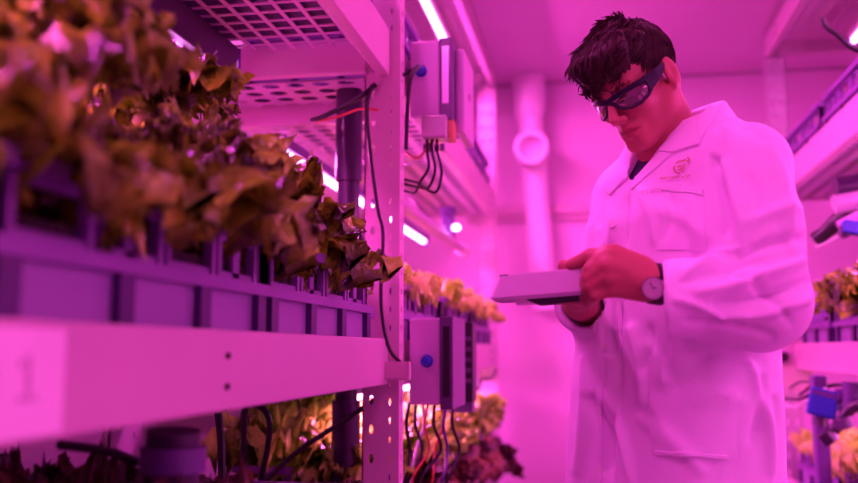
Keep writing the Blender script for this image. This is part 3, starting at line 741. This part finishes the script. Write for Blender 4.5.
# arm joints
SL, EL, WL = W(741, 170, 1.565), W(762, 303, 1.50), W(655, 283, 1.425)
SR, ER, WR = T(-.145, .01, 1.435), W(612, 322, 1.93), W(580, 303, 1.62)
kn = [W(611, 255, 1.410), W(607, 266, 1.398), W(607, 278, 1.400), W(612, 289, 1.410)]
def body_field():
    F = Field((-.22, 1.28, 0), (.50, 2.10, 1.80), .0036)
    # legs, pelvis, torso
    for sg in (-1, 1):
        hip, knee, ank = T(.085*sg-.02, .01, .92), T(.11*sg, .03, .50), T(.12*sg, -.01, .09)
        F.cone(hip, knee, .070, .055, .03); F.cone(knee, T(.115*sg, -.02, .34), .055, .055, .02); F.cone(T(.115*sg, -.02, .34), ank, .055, .038, .02)
        F.cone(ank, T(.13*sg, .14, .045), .038, .03, .02)
    F.cone(T(-.09, .01, .95), T(.04, .01, .95), .085, .085, .05)
    F.cone(T(-.03, .01, 1.0), T(-.01, .01, 1.2), .10, .10, .06)
    F.cone(T(-.06, 0, 1.25), T(.06, 0, 1.25), .105, .105, .06); F.cone(T(-.08, 0, 1.38), T(.08, 0, 1.38), .09, .09, .06)
    F.cone(T(-.13, 0, 1.45), T(.13, 0, 1.45), .06, .06, .05)
    # neck
    nb = T(0, -.01, 1.47)
    F.cone(nb, H(0, -.028, -.06), .060, .047, .02)
    F.cone(T(0, .02, 1.47), H(0, .01, -.075), .052, .046, .02)
    for sg in (-1, 1): F.cone(H(.06*sg, -.02, -.045), T(.03*sg, .05, 1.49), .014, .012, .02)
    # arms
    F.chain([SL, EL], [.052, .042], .03); F.chain([EL, WL], [.042, .026], .01)
    F.chain([SR, ER], [.052, .042], .03); F.chain([ER, WR], [.042, .028], .01)
    # ---- head
    F.rs = HS
    F.ell(HM, (0, -.012, .035), (.076, .096, .086), .01)
    F.ell(HM, (0, .035, -.02), (.064, .060, .085), .02)
    F.ell(HM, (0, .045, -.075), (.046, .046, .040), .02)
    F.ell(HM, (0, .062, .045), (.058, .034, .042), .02)
    F.cone(H(-.012, .082, -.108), H(.012, .082, -.108), .017, .017, .016)
    for sg in (-1, 1):
        F.cone(H(.060*sg, .002, -.045), H(.050*sg, .02, -.078), .014, .013, .02)
        F.cone(H(.050*sg, .02, -.078), H(.018*sg, .078, -.110), .013, .013, .018)
        F.ell(HM, (.043*sg, .068, -.030), (.020, .020, .018), .018)
        F.cone(H(.012*sg, .094, .012), H(.044*sg, .078, .014), .009, .008, .012)
        F.ell(HM, (.033*sg, .102, -.010), (.017, .014, .012), .010, 'sub')
        F.ell(HM, (.032*sg, .079, -.010), (.0135, .0135, .012), .002)
        F.cone(H(.022*sg, .0925, -.002), H(.044*sg, .086, -.003), .0035, .003, .004)
        # ear
        F.ell(HM, (.080*sg, -.014, -.014), (.009, .021, .035), .006)
        F.ell(HM, (.089*sg, -.008, -.008), (.006, .011, .020), .004, 'sub')
        F.cone(H(.080*sg, -.004, -.034), H(.080*sg, -.002, -.042), .007, .006, .005)
        # nostril wing
        F.ell(HM, (.0125*sg, .107, -.046), (.008, .010, .008), .006)
    F.cone(H(0, .096, .006), H(0, .119, -.036), .0075, .0095, .008)
    F.ell(HM, (0, .119, -.040), (.0100, .010, .009), .006)
    F.cone(H(0, .104, -.052), H(0, .101, -.062), .006, .006, .008)
    F.ell(HM, (0, .086, -.078), (.032, .021, .022), .012)
    F.cone(H(-.020, .0935, -.071), H(0, .1025, -.069), .0040, .0045, .004); F.cone(H(.020, .0935, -.071), H(0, .1010, -.069), .0040, .0045, .004)
    F.cone(H(-.017, .0935, -.083), H(0, .0985, -.084), .0045, .0055, .004); F.cone(H(.017, .0935, -.083), H(0, .0985, -.084), .0045, .0055, .004)
    F.cone(H(-.028, .094, -.0785), H(0, .1075, -.0765), .0032, .0032, .002, 'sub'); F.cone(H(.028, .094, -.0785), H(0, .1075, -.0765), .0032, .0032, .002, 'sub')
    F.ell(HM, (0, .108, -.096), (.018, .008, .006), .006, 'sub')
    F.rs = 1.0
    # ---- left hand (watch hand) : back of hand faces the camera, fingers close under the tablet end
    F.cone(WL, W(640, 281, 1.415), .0255, .025, .012)
    for i, K in enumerate(kn):
        base = W(644, 270+i*7.5, 1.418)
        F.cone(base, K, .0150, .0125, .009)
    fr = [.0098, .0102, .0098, .0085]
    for i, K in enumerate(kn):
        p1 = W(588+1.5*abs(i-1)+(i == 3)*4, 269+i*9.0, 1.408)
        p2 = W(583+(i == 3)*5, 284+i*6.0, 1.440)
        p3 = W(585+(i == 3)*4, 297+i*3.0, 1.468)
        F.cone(K, p1, .0118, fr[i], .003); F.cone(p1, p2, fr[i], fr[i]*.93, .004); F.cone(p2, p3, fr[i]*.93, fr[i]*.85, .004)
        F.cone(K, K, .0126, .0126, .004)
    tb, t1, t2, t3 = W(640, 268, 1.425), W(614, 255, 1.425), W(590, 257, 1.428), W(571, 265, 1.436)
    F.cone(tb, t1, .020, .0155, .014); F.cone(t1, t2, .0155, .0128, .008); F.cone(t2, t3, .0128, .0105, .005)
    F.cone(W(630, 270, 1.425), W(600, 268, 1.428), .017, .014, .008)
    F.cone(W(636, 274, 1.42), W(606, 262, 1.415), .018, .014, .02)
    # ---- right hand: below and behind the tablet, thumb over the rim
    pr_ = W(578, 294, 1.56)
    F.cone(WR, pr_, .027, .024, .015)
    kk = [W(566+6*i, 291, 1.50) for i in range(4)]
    for i, K in enumerate(kk):
        F.cone(pr_, K, .020, .0125, .014)
        a_ = W(564+6*i, 298, 1.475); b_ = W(561+6*i, 300, 1.45)
        F.cone(K, a_, .0115, .0098, .004); F.cone(a_, b_, .0098, .0085, .004)
    u1, u2, u3 = W(563, 284, 1.545), W(565, 270, 1.53), W(563, 265, 1.505)
    F.cone(pr_, u1, .020, .014, .014); F.cone(u1, u2, .0135, .011, .005); F.cone(u2, u3, .011, .0095, .004)
    return F
BF = body_field()
V, Q = surfnet(BF); V = smooth_v(V, Q, 1, .4)
del BF
hl = (np.c_[V, np.ones(len(V))]@np.array(HM.inverted()).T)[:, :3]
fc = hl[Q].mean(1)
lipm = (np.abs(fc[:, 0]) < .024) & (fc[:, 1] > .088) & (fc[:, 2] < -.0655) & (fc[:, 2] > -.0905) & (np.abs(fc[:, 2]+.0775) < .0095*(1-(np.abs(fc[:, 0])/.026)**2)+.001)
body = np_mesh('body', V, Q, M['skin'], person, [M['lip']], lipm.astype(int))

# eyebrows
rg = random.Random(3)
for sg in (-1, 1):
    mb = MB()
    for k in range(40):
        t = rg.random(); x = sg*(.012+.036*t); z = .010+.005*math.sin(t*2.2)+rg.uniform(-.003, .003); y = .103-.016*t-.006*t*t
        mb.tube([H(x, y, z), H(x+sg*.008, y-.001, z+.002)], [.0010, .0004], 4, caps=False)
    mb.build('eyebrow', M['hair'], person)

# ---- hair
F = Field(tuple(np.array(HC)-.19), tuple(np.array(HC)+.19), .0042)
F.rs = HS
F.ell(HM, (0, -.016, .036), (.0805, .102, .094), .0)
F.ell(HM, (0, .045, .082), (.066, .058, .040), .03)
lo, hi = tuple(np.array(HC)-.19), tuple(np.array(HC)+.19)
F.plane_cut(H(0, .085, .058), hz*-.80+hf*.60, lo, hi, .012)       # forehead line
q, P = F.sl(lo, hi, 0)
L = (np.concatenate([P, np.ones(P.shape[:-1]+(1,), np.float32)], -1)@np.array(HM.inverted(), np.float32).T)[..., :3]
x, y, z = L[..., 0], L[..., 1], L[..., 2]
line = np.interp(y, [-.12, -.075, -.045, -.030, -.022, .008, .020, .046, .10], [-.078, -.074, -.060, -.045, .018, .016, -.018, .030, .045])
F.comb(q, (z-line).astype(np.float32), .006, 'sub')
rr2 = random.Random(11)
# chunky fringe locks hanging over the forehead
for k in range(22):
    u = k/21; x0 = -.062+.128*u
    yb = .098-.9*abs(x0)**1.6*8*.1
    top = H(x0*.8, .050, .112-.1*abs(x0)); mid = H(x0+rr2.uniform(-.006, .006), .106-1.3*x0*x0*6, .088)
    tip = H(x0+rr2.uniform(-.012, .004), .107-9*x0*x0, .036+rr2.uniform(-.010, .006)+(.006 if x0 > 0 else -.006))
    F.cone(top, mid, .014, .013, .008); F.cone(mid, tip, .012, .004, .006)
for k in range(30):
    th = rr2.uniform(-1.3, 1.5); ph_ = rr2.uniform(.15, 1.35)
    n_ = Vector((math.sin(th)*math.cos(ph_), math.cos(th)*math.cos(ph_), math.sin(ph_)))
    c_ = Vector((n_.x*.083, -.014+n_.y*.102, .040+n_.z*.094)); d_ = Vector((rr2.uniform(-.2, .2), .6, -.5)); d_ = (d_-n_*d_.dot(n_)).normalized()
    F.cone(HM @ (c_-d_*.02-n_*.003), HM @ (c_+d_*.022+n_*.0005), .009, .005, .008)
Vh, Qh = surfnet(F)
N = vnormals(Vh, Qh)
lh = (np.c_[Vh, np.ones(len(Vh))]@np.array(HM.inverted()).T)[:, :3]
nz_ = np.array([noise.noise(HM.inverted().to_3x3() @ Vector(p)*55) for p in Vh]); Vh = Vh+N*(.0015*nz_)[:, None]
hair = np_mesh('hair', Vh, Qh, M['hair'], person)
# loose strands
bvh_h = BVHTree.FromPolygons([Vector(v) for v in Vh], [tuple(q) for q in Qh])
mb = MB()
for k in range(3000):
    th = rr2.uniform(-PI, PI); ph_ = rr2.uniform(-.2, 1.5)
    n_ = Vector((math.sin(th)*math.cos(ph_), math.cos(th)*math.cos(ph_), math.sin(ph_)))
    o_ = HM @ (Vector((0, -.014, .04))+n_*.2); dr = -(HM.to_3x3() @ n_)
    h_ = bvh_h.ray_cast(o_, dr)
    if h_[0] is None: continue
    p = h_[0]; nn = h_[1] if h_[1].dot(dr) < 0 else -h_[1]
    d_ = n_-Vector((.1, -.55, .83))+Vector((rr2.uniform(-.25, .25), rr2.uniform(-.1, .25), rr2.uniform(-.15, .15)))
    d_ = HM.to_3x3() @ d_; d_ = (d_-nn*d_.dot(nn)).normalized()
    l_ = rr2.uniform(.016, .032); q_ = l_*l_/.16
    mb.tube([p-nn*.001, p+d_*l_*.33+nn*(.0010-q_*.11), p+d_*l_*.67+nn*(.0012-q_*.44), p+d_*l_+nn*(.0008-q_)], [.0010, .0014, .0012, .0003], 4, caps=False)
mb.build('hair_strands', M['hair'], hair, smooth=True)

# ---- wraparound sunglasses
gl = empty('sunglasses', HC, None, None); gl.parent = person; gl.location = HC-person.location
def gp(t, z, off=0):      # t in -1..1 across the face, wraps round
    x = .074*math.sin(t*1.22)/math.sin(1.22); y = .030+.083*math.cos(t*1.22)-.026
    r = Vector((x, y-.0, 0)); nrm = Vector((math.sin(t*1.0), math.cos(t*1.0), 0))
    return H(x+nrm.x*off, y+nrm.y*off+.020, z)
def shape(t):             # top and bottom outline of the lens at t
    a = abs(t)
    top = np.interp(a, [0, .10, .35, .65, .9, 1.0], [.004, .006, .009, .010, .009, .008])
    bot = np.interp(a, [0, .10, .22, .42, .62, .82, .94, 1.0], [-.004, -.004, -.019, -.026, -.027, -.021, -.014, -.010])
    return top, bot
for sg in (-1, 1):
    mb = MB(); n = 22; vs = []; fs = []
    for i in range(n+1):
        t = sg*(.13+(.94-.13)*i/n); tp, bt_ = shape(t)
        for j in range(7):
            z = bt_+.003+(tp-bt_-.005)*j/6
            for o_ in (.001, -.001): vs.append(gp(t, z-.006, o_+.0025*math.sin(j/6*PI)))
    for i in range(n):
        for j in range(6):
            a = (i*7+j)*2; b = ((i+1)*7+j)*2
            fs += [(a, a+2, b+2, b), (a+1, b+1, b+3, a+3)]
    mb.add(vs, fs); mb.build('lens', M['lens'], gl, smooth=True)
    mb = MB()
    tt = [sg*(.10+(.97-.10)*i/16) for i in range(17)]
    loop = [gp(t, shape(t)[0]-.006, .001) for t in tt]+[gp(t, shape(t)[1]-.006, .001) for t in tt[::-1]]
    loop.append(loop[0]); mb.tube(loop, .0032, 6); mb.build('lens_rim', M['frame'], gl, smooth=True)
    # temple arm: tall at the hinge, thin at the ear
    mb = MB(); vs = []; n = 14
    for i in range(n+1):
        s_ = i/n; p_ = Vector((sg*(.073+.009*min(1, s_*3)-.001*s_), .066-.086*s_, -.006+.016*s_ - (.02*max(0, s_-.8)*2)))
        hh = .0135*(1-s_)**1.1+.0040
        for (dx, dz) in ((-.0015, -hh), (.0015, -hh), (.0025, 0), (.0015, hh), (-.0015, hh)): vs.append(H(p_.x+sg*dx, p_.y, p_.z+dz))
    fs = [(i*5+k, i*5+(k+1) % 5, (i+1)*5+(k+1) % 5, (i+1)*5+k) for i in range(n) for k in range(5)]+[tuple(range(5)), tuple(n*5+k for k in range(5))]
    mb.add(vs, fs); mb.build('temple_arm', M['frame'], gl, smooth=True)
mb = MB(); mb.tube([gp(t, shape(t)[0]-.006+.001, .001) for t in np.linspace(-.93, .93, 30)], .0050, 8)
mb.tube([gp(t, -.006, .001) for t in np.linspace(-.12, .12, 6)], .0045, 8)
mb.build('brow_bar', M['frame'], gl, smooth=True)

# ---- coat
ZS = [.60, .80, .95, 1.10, 1.25, 1.38, 1.46, 1.52, 1.57]
AA = [.212, .202, .196, .192, .194, .192, .172, .120, .08]
BB = [.185, .174, .166, .156, .148, .138, .115, .090, .07]
CF = [.025, .022, .020, .018, .014, .010, .005, .0, .0]
CLO = [-.034, -.032, -.030, -.026, -.014, .0, .0, .0, .0]
def torso(Fd, da, k=.02, zlo=.60, zhi=1.57, op='add'):
    q, P = Fd.sl((B0.x-.32, B0.y-.32, zlo), (B0.x+.32, B0.y+.32, zhi), .02)
    z = P[..., 2]; a = np.interp(z, ZS, AA)+da; b = np.interp(z, ZS, BB)+da; cf = np.interp(z, ZS, CF)
    d0 = P-np.array(B0, np.float32)
    l = d0@np.array(LV, np.float32)-np.interp(z, ZS, CLO); f = d0@np.array(FV, np.float32)-cf
    r = (np.abs(l/a)**2.3+np.abs(f/b)**2.3)**(1/2.3)
    d = (r-1)*np.minimum(a, b)*.9
    d = np.maximum(d, np.maximum(z-zhi, zlo-z))
    Fd.comb(q, d.astype(np.float32), k, op)
C_ = Field((-.24, 1.26, .55), (.52, 2.14, 1.72), .005)
torso(C_, 0)
# shoulders and yoke
C_.cone(T(-.155, -.01, 1.462), T(0, -.035, 1.530), .070, .075, .03); C_.cone(T(.150, -.01, 1.462), T(0, -.035, 1.530), .070, .075, .03)
# collar stand
NB, NT = T(0, -.035, 1.50), T(.005, -.012, 1.600)
C_.cone(NB, NT, .085, .072, .02)
# sleeves
def sleeve(S_, E_, W_, rs, re, rw):
    mid = (S_+E_)/2
    C_.cone(S_, mid, rs, rs*1.04, .028); C_.cone(mid, E_, rs*1.04, re, .02)
    C_.cone(E_, W_, re, rw, .018)
CL = W(690, 299, 1.452)
sleeve(SL, EL, CL, .077, .073, .064)
C_.cone(CL, W(655, 302, 1.43), .064, .060, .0)
sleeve(SR, ER, ER+(WR-ER)*.90, .070, .060, .050)
# cut sleeve ends flat
cd = (Vector(WL)-Vector(EL)).normalized()
C_.plane_cut(W(665, 300, 1.435), Vector((-1, .12, -.02)), (.03, 1.33, 1.12), (.15, 1.53, 1.34), 0)
# hollow the cuff
C_.cone(W(640, 303, 1.42), W(682, 300, 1.447), .050, .049, .002, 'sub')
rd = (WR-ER).normalized(); rc = ER+(WR-ER)*.93
C_.plane_cut(rc, rd, tuple(rc+rd*.06-Vector((.09, .055, .09))), tuple(rc+rd*.06+Vector((.06, .055, .09))), 0)
C_.cone(rc-rd*.03, rc+rd*.05, .039, .039, .002, 'sub')
# neck opening: hollow around the neck and a V down the front
C_.cone(T(0, -.012, 1.52), H(0, -.04, -.06)+Vector((0, 0, .03)), .064, .070, .004, 'sub')
C_.plane_cut(T(0, -.065, 1.612), FV*.42+Vector((0, 0, .9)), (-.05, 1.5, 1.5), (.40, 1.9, 1.72), .004)
TA, TB, TC = (637, 146), (664, 138), (631.5, 177)
for i in range(13):
    for j in range(7):
        u, v = i/12, j/6
        x_ = (TA[0]*(1-v)+TB[0]*v)*(1-u)+TC[0]*u; y_ = (TA[1]*(1-v)+TB[1]*v)*(1-u)+TC[1]*u
        C_.cone(W(x_, y_, 1.48), W(x_, y_, 1.655), .0055, .0055, .001, 'sub')
Vc, Qc = surfnet(C_); Vc = smooth_v(Vc, Qc, 2, .5)
Nc = vnormals(Vc, Qc)
# folds: (x0,y0,x1,y1,width px,height m) on the camera-facing side
FO = [(712, 158, 726, 232, 5, -.010), (724, 165, 742, 250, 7, .006), (800, 262, 700, 292, 6, .008), (806, 282, 715, 303, 5, -.007), (805, 300, 720, 318, 6, .007),
      (740, 256, 808, 238, 6, -.006), (748, 222, 806, 208, 7, .004), (684, 282, 760, 262, 5, -.006), (690, 322, 770, 334, 5, -.006), (690, 272, 742, 250, 5, .006),
      (770, 150, 792, 250, 9, .005), (730, 268, 790, 322, 5, -.005), (752, 180, 758, 235, 8, -.004), (676, 300, 730, 326, 4, .005),
      (616, 345, 600, 470, 6, -.007), (632, 330, 640, 400, 7, .008), (650, 330, 642, 372, 6, -.006), (585, 360, 578, 470, 6, .006), (592, 400, 606, 483, 6, -.008),
      (604, 395, 628, 483, 5, .006), (648, 345, 668, 400, 6, .005), (690, 352, 760, 362, 6, -.004), (706, 360, 660, 395, 7, -.005), (750, 365, 772, 470, 6, .006),
      (760, 380, 752, 440, 6, -.006), (772, 400, 778, 480, 4, -.004), (612, 210, 604, 250, 5, .005), (626, 200, 618, 250, 5, -.004), (640, 190, 652, 240, 6, .004),
      (672, 195, 662, 240, 6, -.003), (690, 200, 700, 255, 7, .003), (600, 230, 596, 330, 5, .005), (615, 300, 612, 350, 5, -.005), (660, 210, 706, 235, 7, .003),
      (736, 125, 764, 140, 6, -.003), (720, 130, 712, 165, 5, -.004), (640, 420, 700, 470, 8, .004), (700, 400, 740, 400, 8, .004)]
U, Vv = proj(Vc)
vw = np.array(CAM)-Vc; vw /= np.linalg.norm(vw, axis=1)[:, None]
fac = np.clip((Nc*vw).sum(1)*2+.2, 0, 1)
disp = np.zeros(len(Vc))
for (x0, y0, x1, y1, w_, h_) in FO:
    dx, dy = x1-x0, y1-y0; L2 = dx*dx+dy*dy
    t = ((U-x0)*dx+(Vv-y0)*dy)/L2; tc_ = np.clip(t, 0, 1)
    bow = 4*np.sin(tc_*PI)
    d = np.hypot(U-(x0+tc_*dx)-bow*dy/math.sqrt(L2), Vv-(y0+tc_*dy)+bow*dx/math.sqrt(L2))
    disp += 2.1*h_*np.exp(-(d/(w_*.85))**2)*np.sin(np.clip(.12+tc_*.82, 0, 1)*PI)**.5
low = np.array([noise.noise(Vector((p[0]*9, p[1]*9, p[2]*5))) for p in Vc])
mid_ = np.array([noise.noise(Vector((p[0]*26, p[1]*26, p[2]*14+9))) for p in Vc])
hem = np.clip((1.2-Vc[:, 2])/.3, 0, 1)
neckf = np.clip((1.60-Vc[:, 2])/.12, 0, 1)
Vc = Vc+Nc*(disp*fac+(low*.006*(1+hem)+mid_*.0028)*neckf)[:, None]
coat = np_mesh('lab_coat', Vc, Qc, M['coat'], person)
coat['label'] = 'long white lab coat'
Nc = vnormals(Vc, Qc)
bvh = BVHTree.FromPolygons([Vector(v) for v in Vc], [tuple(q) for q in Qc])
def hit(px, py):
    d = ray(px, py).normalized(); h = bvh.ray_cast(CAM, d)
    if h[0] is None: return None
    n = h[1] if h[1].dot(d) < 0 else -h[1]
    return h[0], n
def fabric(name, quad, th=.0035, nu=14, nv=14, m=None, curve=None, lift=0):
    """cloth piece laid on the coat; quad = 4 outline corners seen from the front"""
    (ax_, ay), (bx, by), (cx, cy), (dx, dy) = quad
    G = {}; 
    for i in range(nu+1):
        for j in range(nv+1):
            u, v = i/nu, j/nv
            x = (ax_*(1-u)+bx*u)*(1-v)+(dx*(1-u)+cx*u)*v; y = (ay*(1-u)+by*u)*(1-v)+(dy*(1-u)+cy*u)*v
            h = hit(x, y)
            if h is not None: G[i, j] = [h[0], h[1]]
    # smooth normals & depths a little
    G2 = {}
    for (i, j), (p, n) in G.items():
        nb_ = [G[a] for a in ((i-1, j), (i+1, j), (i, j-1), (i, j+1), (i-1, j-1), (i+1, j+1)) if a in G]
        nn = n.copy()
        for q in nb_: nn += q[1]
        G2[i, j] = (p, nn.normalized())
    mb = MB(); ids = {}
    for k_, (p, n) in G2.items():
        e = 1 if (k_[0] in (0, nu) or k_[1] in (0, nv)) else 0
        ids[k_] = len(mb.v); mb.v += [tuple(p+n*(th+lift-(.0008 if e else 0))), tuple(p-n*.002)]
    for i in range(nu):
        for j in range(nv):
            c4 = [(i, j), (i+1, j), (i+1, j+1), (i, j+1)]
            if all(c in ids for c in c4):
                a = [ids[c] for c in c4]
                mb.f += [tuple(a), tuple(x+1 for x in a[::-1])]
                for (s0, s1, edge) in ((0, 1, j == 0), (1, 2, i == nu-1), (2, 3, j == nv-1), (3, 0, i == 0)):
                    if edge: mb.f.append((a[s1], a[s0], a[s0]+1, a[s1]+1))
    return mb.build(name, m or M['coat'], coat, smooth=True)
fabric('chest_pocket', [(662, 186), (704, 191), (707, 250), (658, 250)], .003)
fabric('pocket_hem', [(662, 185), (704, 190), (704, 196), (662, 191)], .0055)
fabric('hip_pocket', [(649, 355), (737, 362), (736, 458), (651, 452)], .003)
fabric('pocket_hem', [(656, 450), (726, 455), (726, 459), (656, 454)], .0065)
fabric('button_placket', [(606, 196), (630, 182), (622, 330), (598, 330)], .003, nv=24)
fabric('button_placket', [(598, 330), (604, 330), (602, 483), (596, 483)], .004, nu=3, nv=24)
fabric('collar_flap', [(660, 152), (696, 120), (700, 146), (673, 154)], .007)
fabric('collar_flap', [(696, 122), (711, 107), (716, 113), (700, 146)], .007)
fabric('lapel', [(636, 178), (662, 152), (673, 154), (632, 190)], .004)
fabric('collar_flap', [(624, 172), (628, 178), (612, 196), (604, 190)], .007)
# embroidered emblem and lettering, gold and grey thread
def stitch(lines, r, m, name):
    mb = MB()
    for ln in lines:
        pts = []
        for (a, b) in ln:
            h = hit(a, b)
            if h: pts.append(h[0]+h[1]*.0045)
        if len(pts) > 1: mb.tube(pts, r, 6)
    return mb.build(name, m, coat)
stitch([[(677, 165), (680, 163), (684, 162.5), (687, 161)], [(688, 162), (690, 164), (691, 161), (689, 159)], [(676, 167), (675, 170), (677, 173), (681, 174)], [(679, 168), (683, 167), (682, 170), (679, 171)], [(686, 165), (685, 168), (683, 172)]], .0011, M['gold'], 'embroidered_emblem')
l1 = [[(661+i*1.0, 179.5-i*.09+1.3*math.sin(i*2.3)) for i in range(0, 20)], [(683, 177), (685, 179), (687, 175), (689, 178), (691, 175)]]
stitch(l1, .0007, M['gold'], 'embroidered_script')
l2 = [[(641+i*1.6, 195-i*.28+1.6*math.sin(i*1.9)), (641+i*1.6+.6, 193-i*.28+1.2*math.sin(i*2.9))] for i in range(26)]
stitch(l2, .0006, M['thread'], 'embroidered_lettering')
# buttons
for (bx_, by_) in ((613, 225), (608, 275), (604, 345), (600, 410), (599, 470)):
    h = hit(bx_, by_)
    if h:
        h = (h[0], (h[1]).normalized()); MB().tube([h[0], h[0]+h[1]*.006], .007, 14).build('button', M['pvc'], coat, smooth=True)

# ---- shirt
Fs = Field((-.05, 1.5, 1.2), (.36, 1.92, 1.62), .005)
torso(Fs, -.016, .02, 1.22, 1.57)
Fs.cone(T(0, -.0, 1.49), T(0, .02, 1.525), .068, .060, .02)
Fs.cone(T(0, -.01, 1.53), H(0, -.03, -.06), .060, .056, .003, 'sub')
Vs, Qs = surfnet(Fs); Vs = smooth_v(Vs, Qs, 2)
np_mesh('shirt', Vs, Qs, M['shirt'], person)
# ---- trousers and shoes
Fp = Field((-.12, 1.45, .05), (.42, 1.98, 1.0), .008)
for sg in (-1, 1):
    Fp.cone(T(.085*sg-.02, .01, .92), T(.11*sg, .03, .50), .085, .072, .03); Fp.cone(T(.11*sg, .03, .50), T(.12*sg, -.01, .08), .080, .064, .03)
Vp, Qp = surfnet(Fp); np_mesh('trousers', smooth_v(Vp, Qp, 2), Qp, M['trouser'], person)
for sg in (-1, 1):
    Fh = Field(tuple(np.array(T(.12*sg, .06, 0))-np.array((.24, .24, .01))), tuple(np.array(T(.12*sg, .06, 0))+np.array((.24, .24, .16))), .006)
    Fh.cone(T(.12*sg, -.05, .05), T(.12*sg, .02, .06), .047, .045, .02); Fh.cone(T(.12*sg, .02, .055), T(.135*sg, .17, .038), .048, .040, .02)
    Fh.cone(T(.12*sg, -.02, .06), T(.12*sg, -.02, .11), .048, .048, .01)
    Fh.plane_cut((0, 0, .003), (0, 0, -1), tuple(Fh.lo), tuple(Fh.lo+np.array((.5, .5, .1))))
    Vf, Qf = surfnet(Fh); np_mesh('shoe', smooth_v(Vf, Qf, 1), Qf, M['shoe'], person)

# ---- wristwatch
wt = empty('wristwatch', WL, None, None); wt.parent = person; wt.location = WL-person.location
wd = (W(664, 285, 1.43)-W(644, 282, 1.418)).normalized(); wc = W(657, 284, 1.427)
mb = MB(); mb.ring(wc-wd*.009, wd, .0275, .0325, .018, 40); mb.build('strap', M['strap'], wt, smooth=True)
dc = W(653.5, 288, 1.390); dn = (CAM-dc).normalized(); dn = (dn+Vector((-.25, 0, -.12))).normalized()
MB().tube([dc-dn*-.004, dc-dn*.012], .0175, 32).build('case', M['metal'], wt, smooth=True)
MB().tube([dc+dn*.004, dc+dn*.0052], .0150, 32).build('dial', M['dial'], wt, smooth=True)
ux = dn.cross(Vector((0, 0, 1))).normalized(); uz = ux.cross(dn)
hm = MB(); f_ = dc+dn*.0058
hm.tube([f_, f_+uz*.009+ux*.003], .0006, 5); hm.tube([f_, f_-ux*.006+uz*.001], .0008, 5)
for k in range(12):
    a = k*PI/6; hm.tube([f_+(ux*math.cos(a)+uz*math.sin(a))*.0115, f_+(ux*math.cos(a)+uz*math.sin(a))*.0135], .0005, 4)
hm.build('watch_hands', M['black'], wt)

# ================================================================== tablet
tb = empty('tablet', W(540, 284, 1.47), 'thick grey handheld tablet with a dark base held in both hands', 'tablet')
# corner frame in local coordinates: x along the long side, y depth, z up
def loft(secs, cap=True):
    mb = MB(); n = len(secs[0])
    for s_ in secs: mb.v += [tuple(p) for p in s_]
    for i in range(len(secs)-1):
        for k in range(n): mb.f.append((i*n+k, i*n+(k+1) % n, (i+1)*n+(k+1) % n, (i+1)*n+k))
    mb.f += [tuple(range(n))[::-1], tuple((len(secs)-1)*n+k for k in range(n))]
    return mb
def rrect(c, ex, ey, a, b, r, n=4):
    pts = []
    for (sx, sy, a0) in ((1, 1, 0), (-1, 1, 90), (-1, -1, 180), (1, -1, 270)):
        for k in range(n+1):
            t = math.radians(a0+90*k/n); pts.append(c+ex*(sx*(a-r)+r*math.cos(t))+ey*(sy*(b-r)+r*math.sin(t)))
    return pts
A_ = W(493, 284, 1.42); B_ = W(590, 276, 1.42)
ex = (B_-A_).normalized(); ey = Vector((0.05, 1, .03)); ey = (ey-ex*ey.dot(ex)).normalized(); ez = ex.cross(ey)
hx_ = (B_-A_).length/2
cen = (A_+B_)/2+ey*.062
top = cen+ez*.012; 
loft([rrect(top-ez*.040+ex*.000, ex, ey, hx_*1.00, .060, .006), rrect(top-ez*.034-ex*.003, ex, ey, hx_*1.05, .063, .006), rrect(top-ez*.006, ex, ey, hx_*.90, .056, .008), rrect(top, ex, ey, hx_*.87, .054, .008)]).build('shell', M['tab'], tb, smooth=True)
loft([rrect(top, ex, ey, hx_*.86, .050, .006), rrect(top+ez*.0025, ex, ey, hx_*.85, .049, .006)]).build('screen', M['scr'], tb)
loft([rrect(top-ez*.050+ex*.030, ex, ey, hx_*.52, .046, .006), rrect(top-ez*.0395+ex*.026, ex, ey, hx_*.72, .056, .006)]).build('battery_base', M['tabk'], tb, smooth=True)
loft([rrect(top-ez*.047-ex*.022, ex, ey, hx_*.30, .040, .008), rrect(top-ez*.0395-ex*.020, ex, ey, hx_*.34, .044, .008)]).build('base_foot', M['pvc'], tb, smooth=True)
loft([rrect(top-ez*.036+ex*hx_*.93, ex, ey, hx_*.10, .0645, .005), rrect(top-ez*.004+ex*hx_*.86, ex, ey, hx_*.055, .058, .005)]).build('rubber_bumper', M['tabk'], tb, smooth=True)
MB().box(-.008, .006, -.003, .003, -.001, .002, axes(top-ex*hx_*.76-ey*.048, ex, ey, ez)).build('power_button', M['tabk'], tb)

# ================================================================== camera, world, view
cd_ = bpy.data.cameras.new('camera'); co = bpy.data.objects.new('camera', cd_); COL.objects.link(co)
co.location = CAM; co.rotation_euler = FWD.to_track_quat('-Z', 'Y').to_euler()
R3 = Matrix((RIGHT, UP, -FWD)).transposed(); co.rotation_euler = R3.to_euler()
cd_.sensor_width = 36; cd_.lens = 36*FPX/858; cd_.clip_start = .02
cd_.dof.use_dof = True; cd_.dof.focus_distance = 1.70; cd_.dof.aperture_fstop = 2.0
sc = bpy.context.scene; sc.camera = co
w = bpy.data.worlds.new('world'); sc.world = w; w.use_nodes = True
w.node_tree.nodes['Background'].inputs[0].default_value = (.02, .002, .012, 1)
vs_ = sc.view_settings; vs_.view_transform = 'Standard'; vs_.look = 'None'; vs_.gamma = 1; vs_.use_curve_mapping = False
vs_.exposure = -0.12
sc.cycles.max_bounces = 8; sc.cycles.diffuse_bounces = 5
try: sc.cycles.use_denoising = True
except Exception: pass
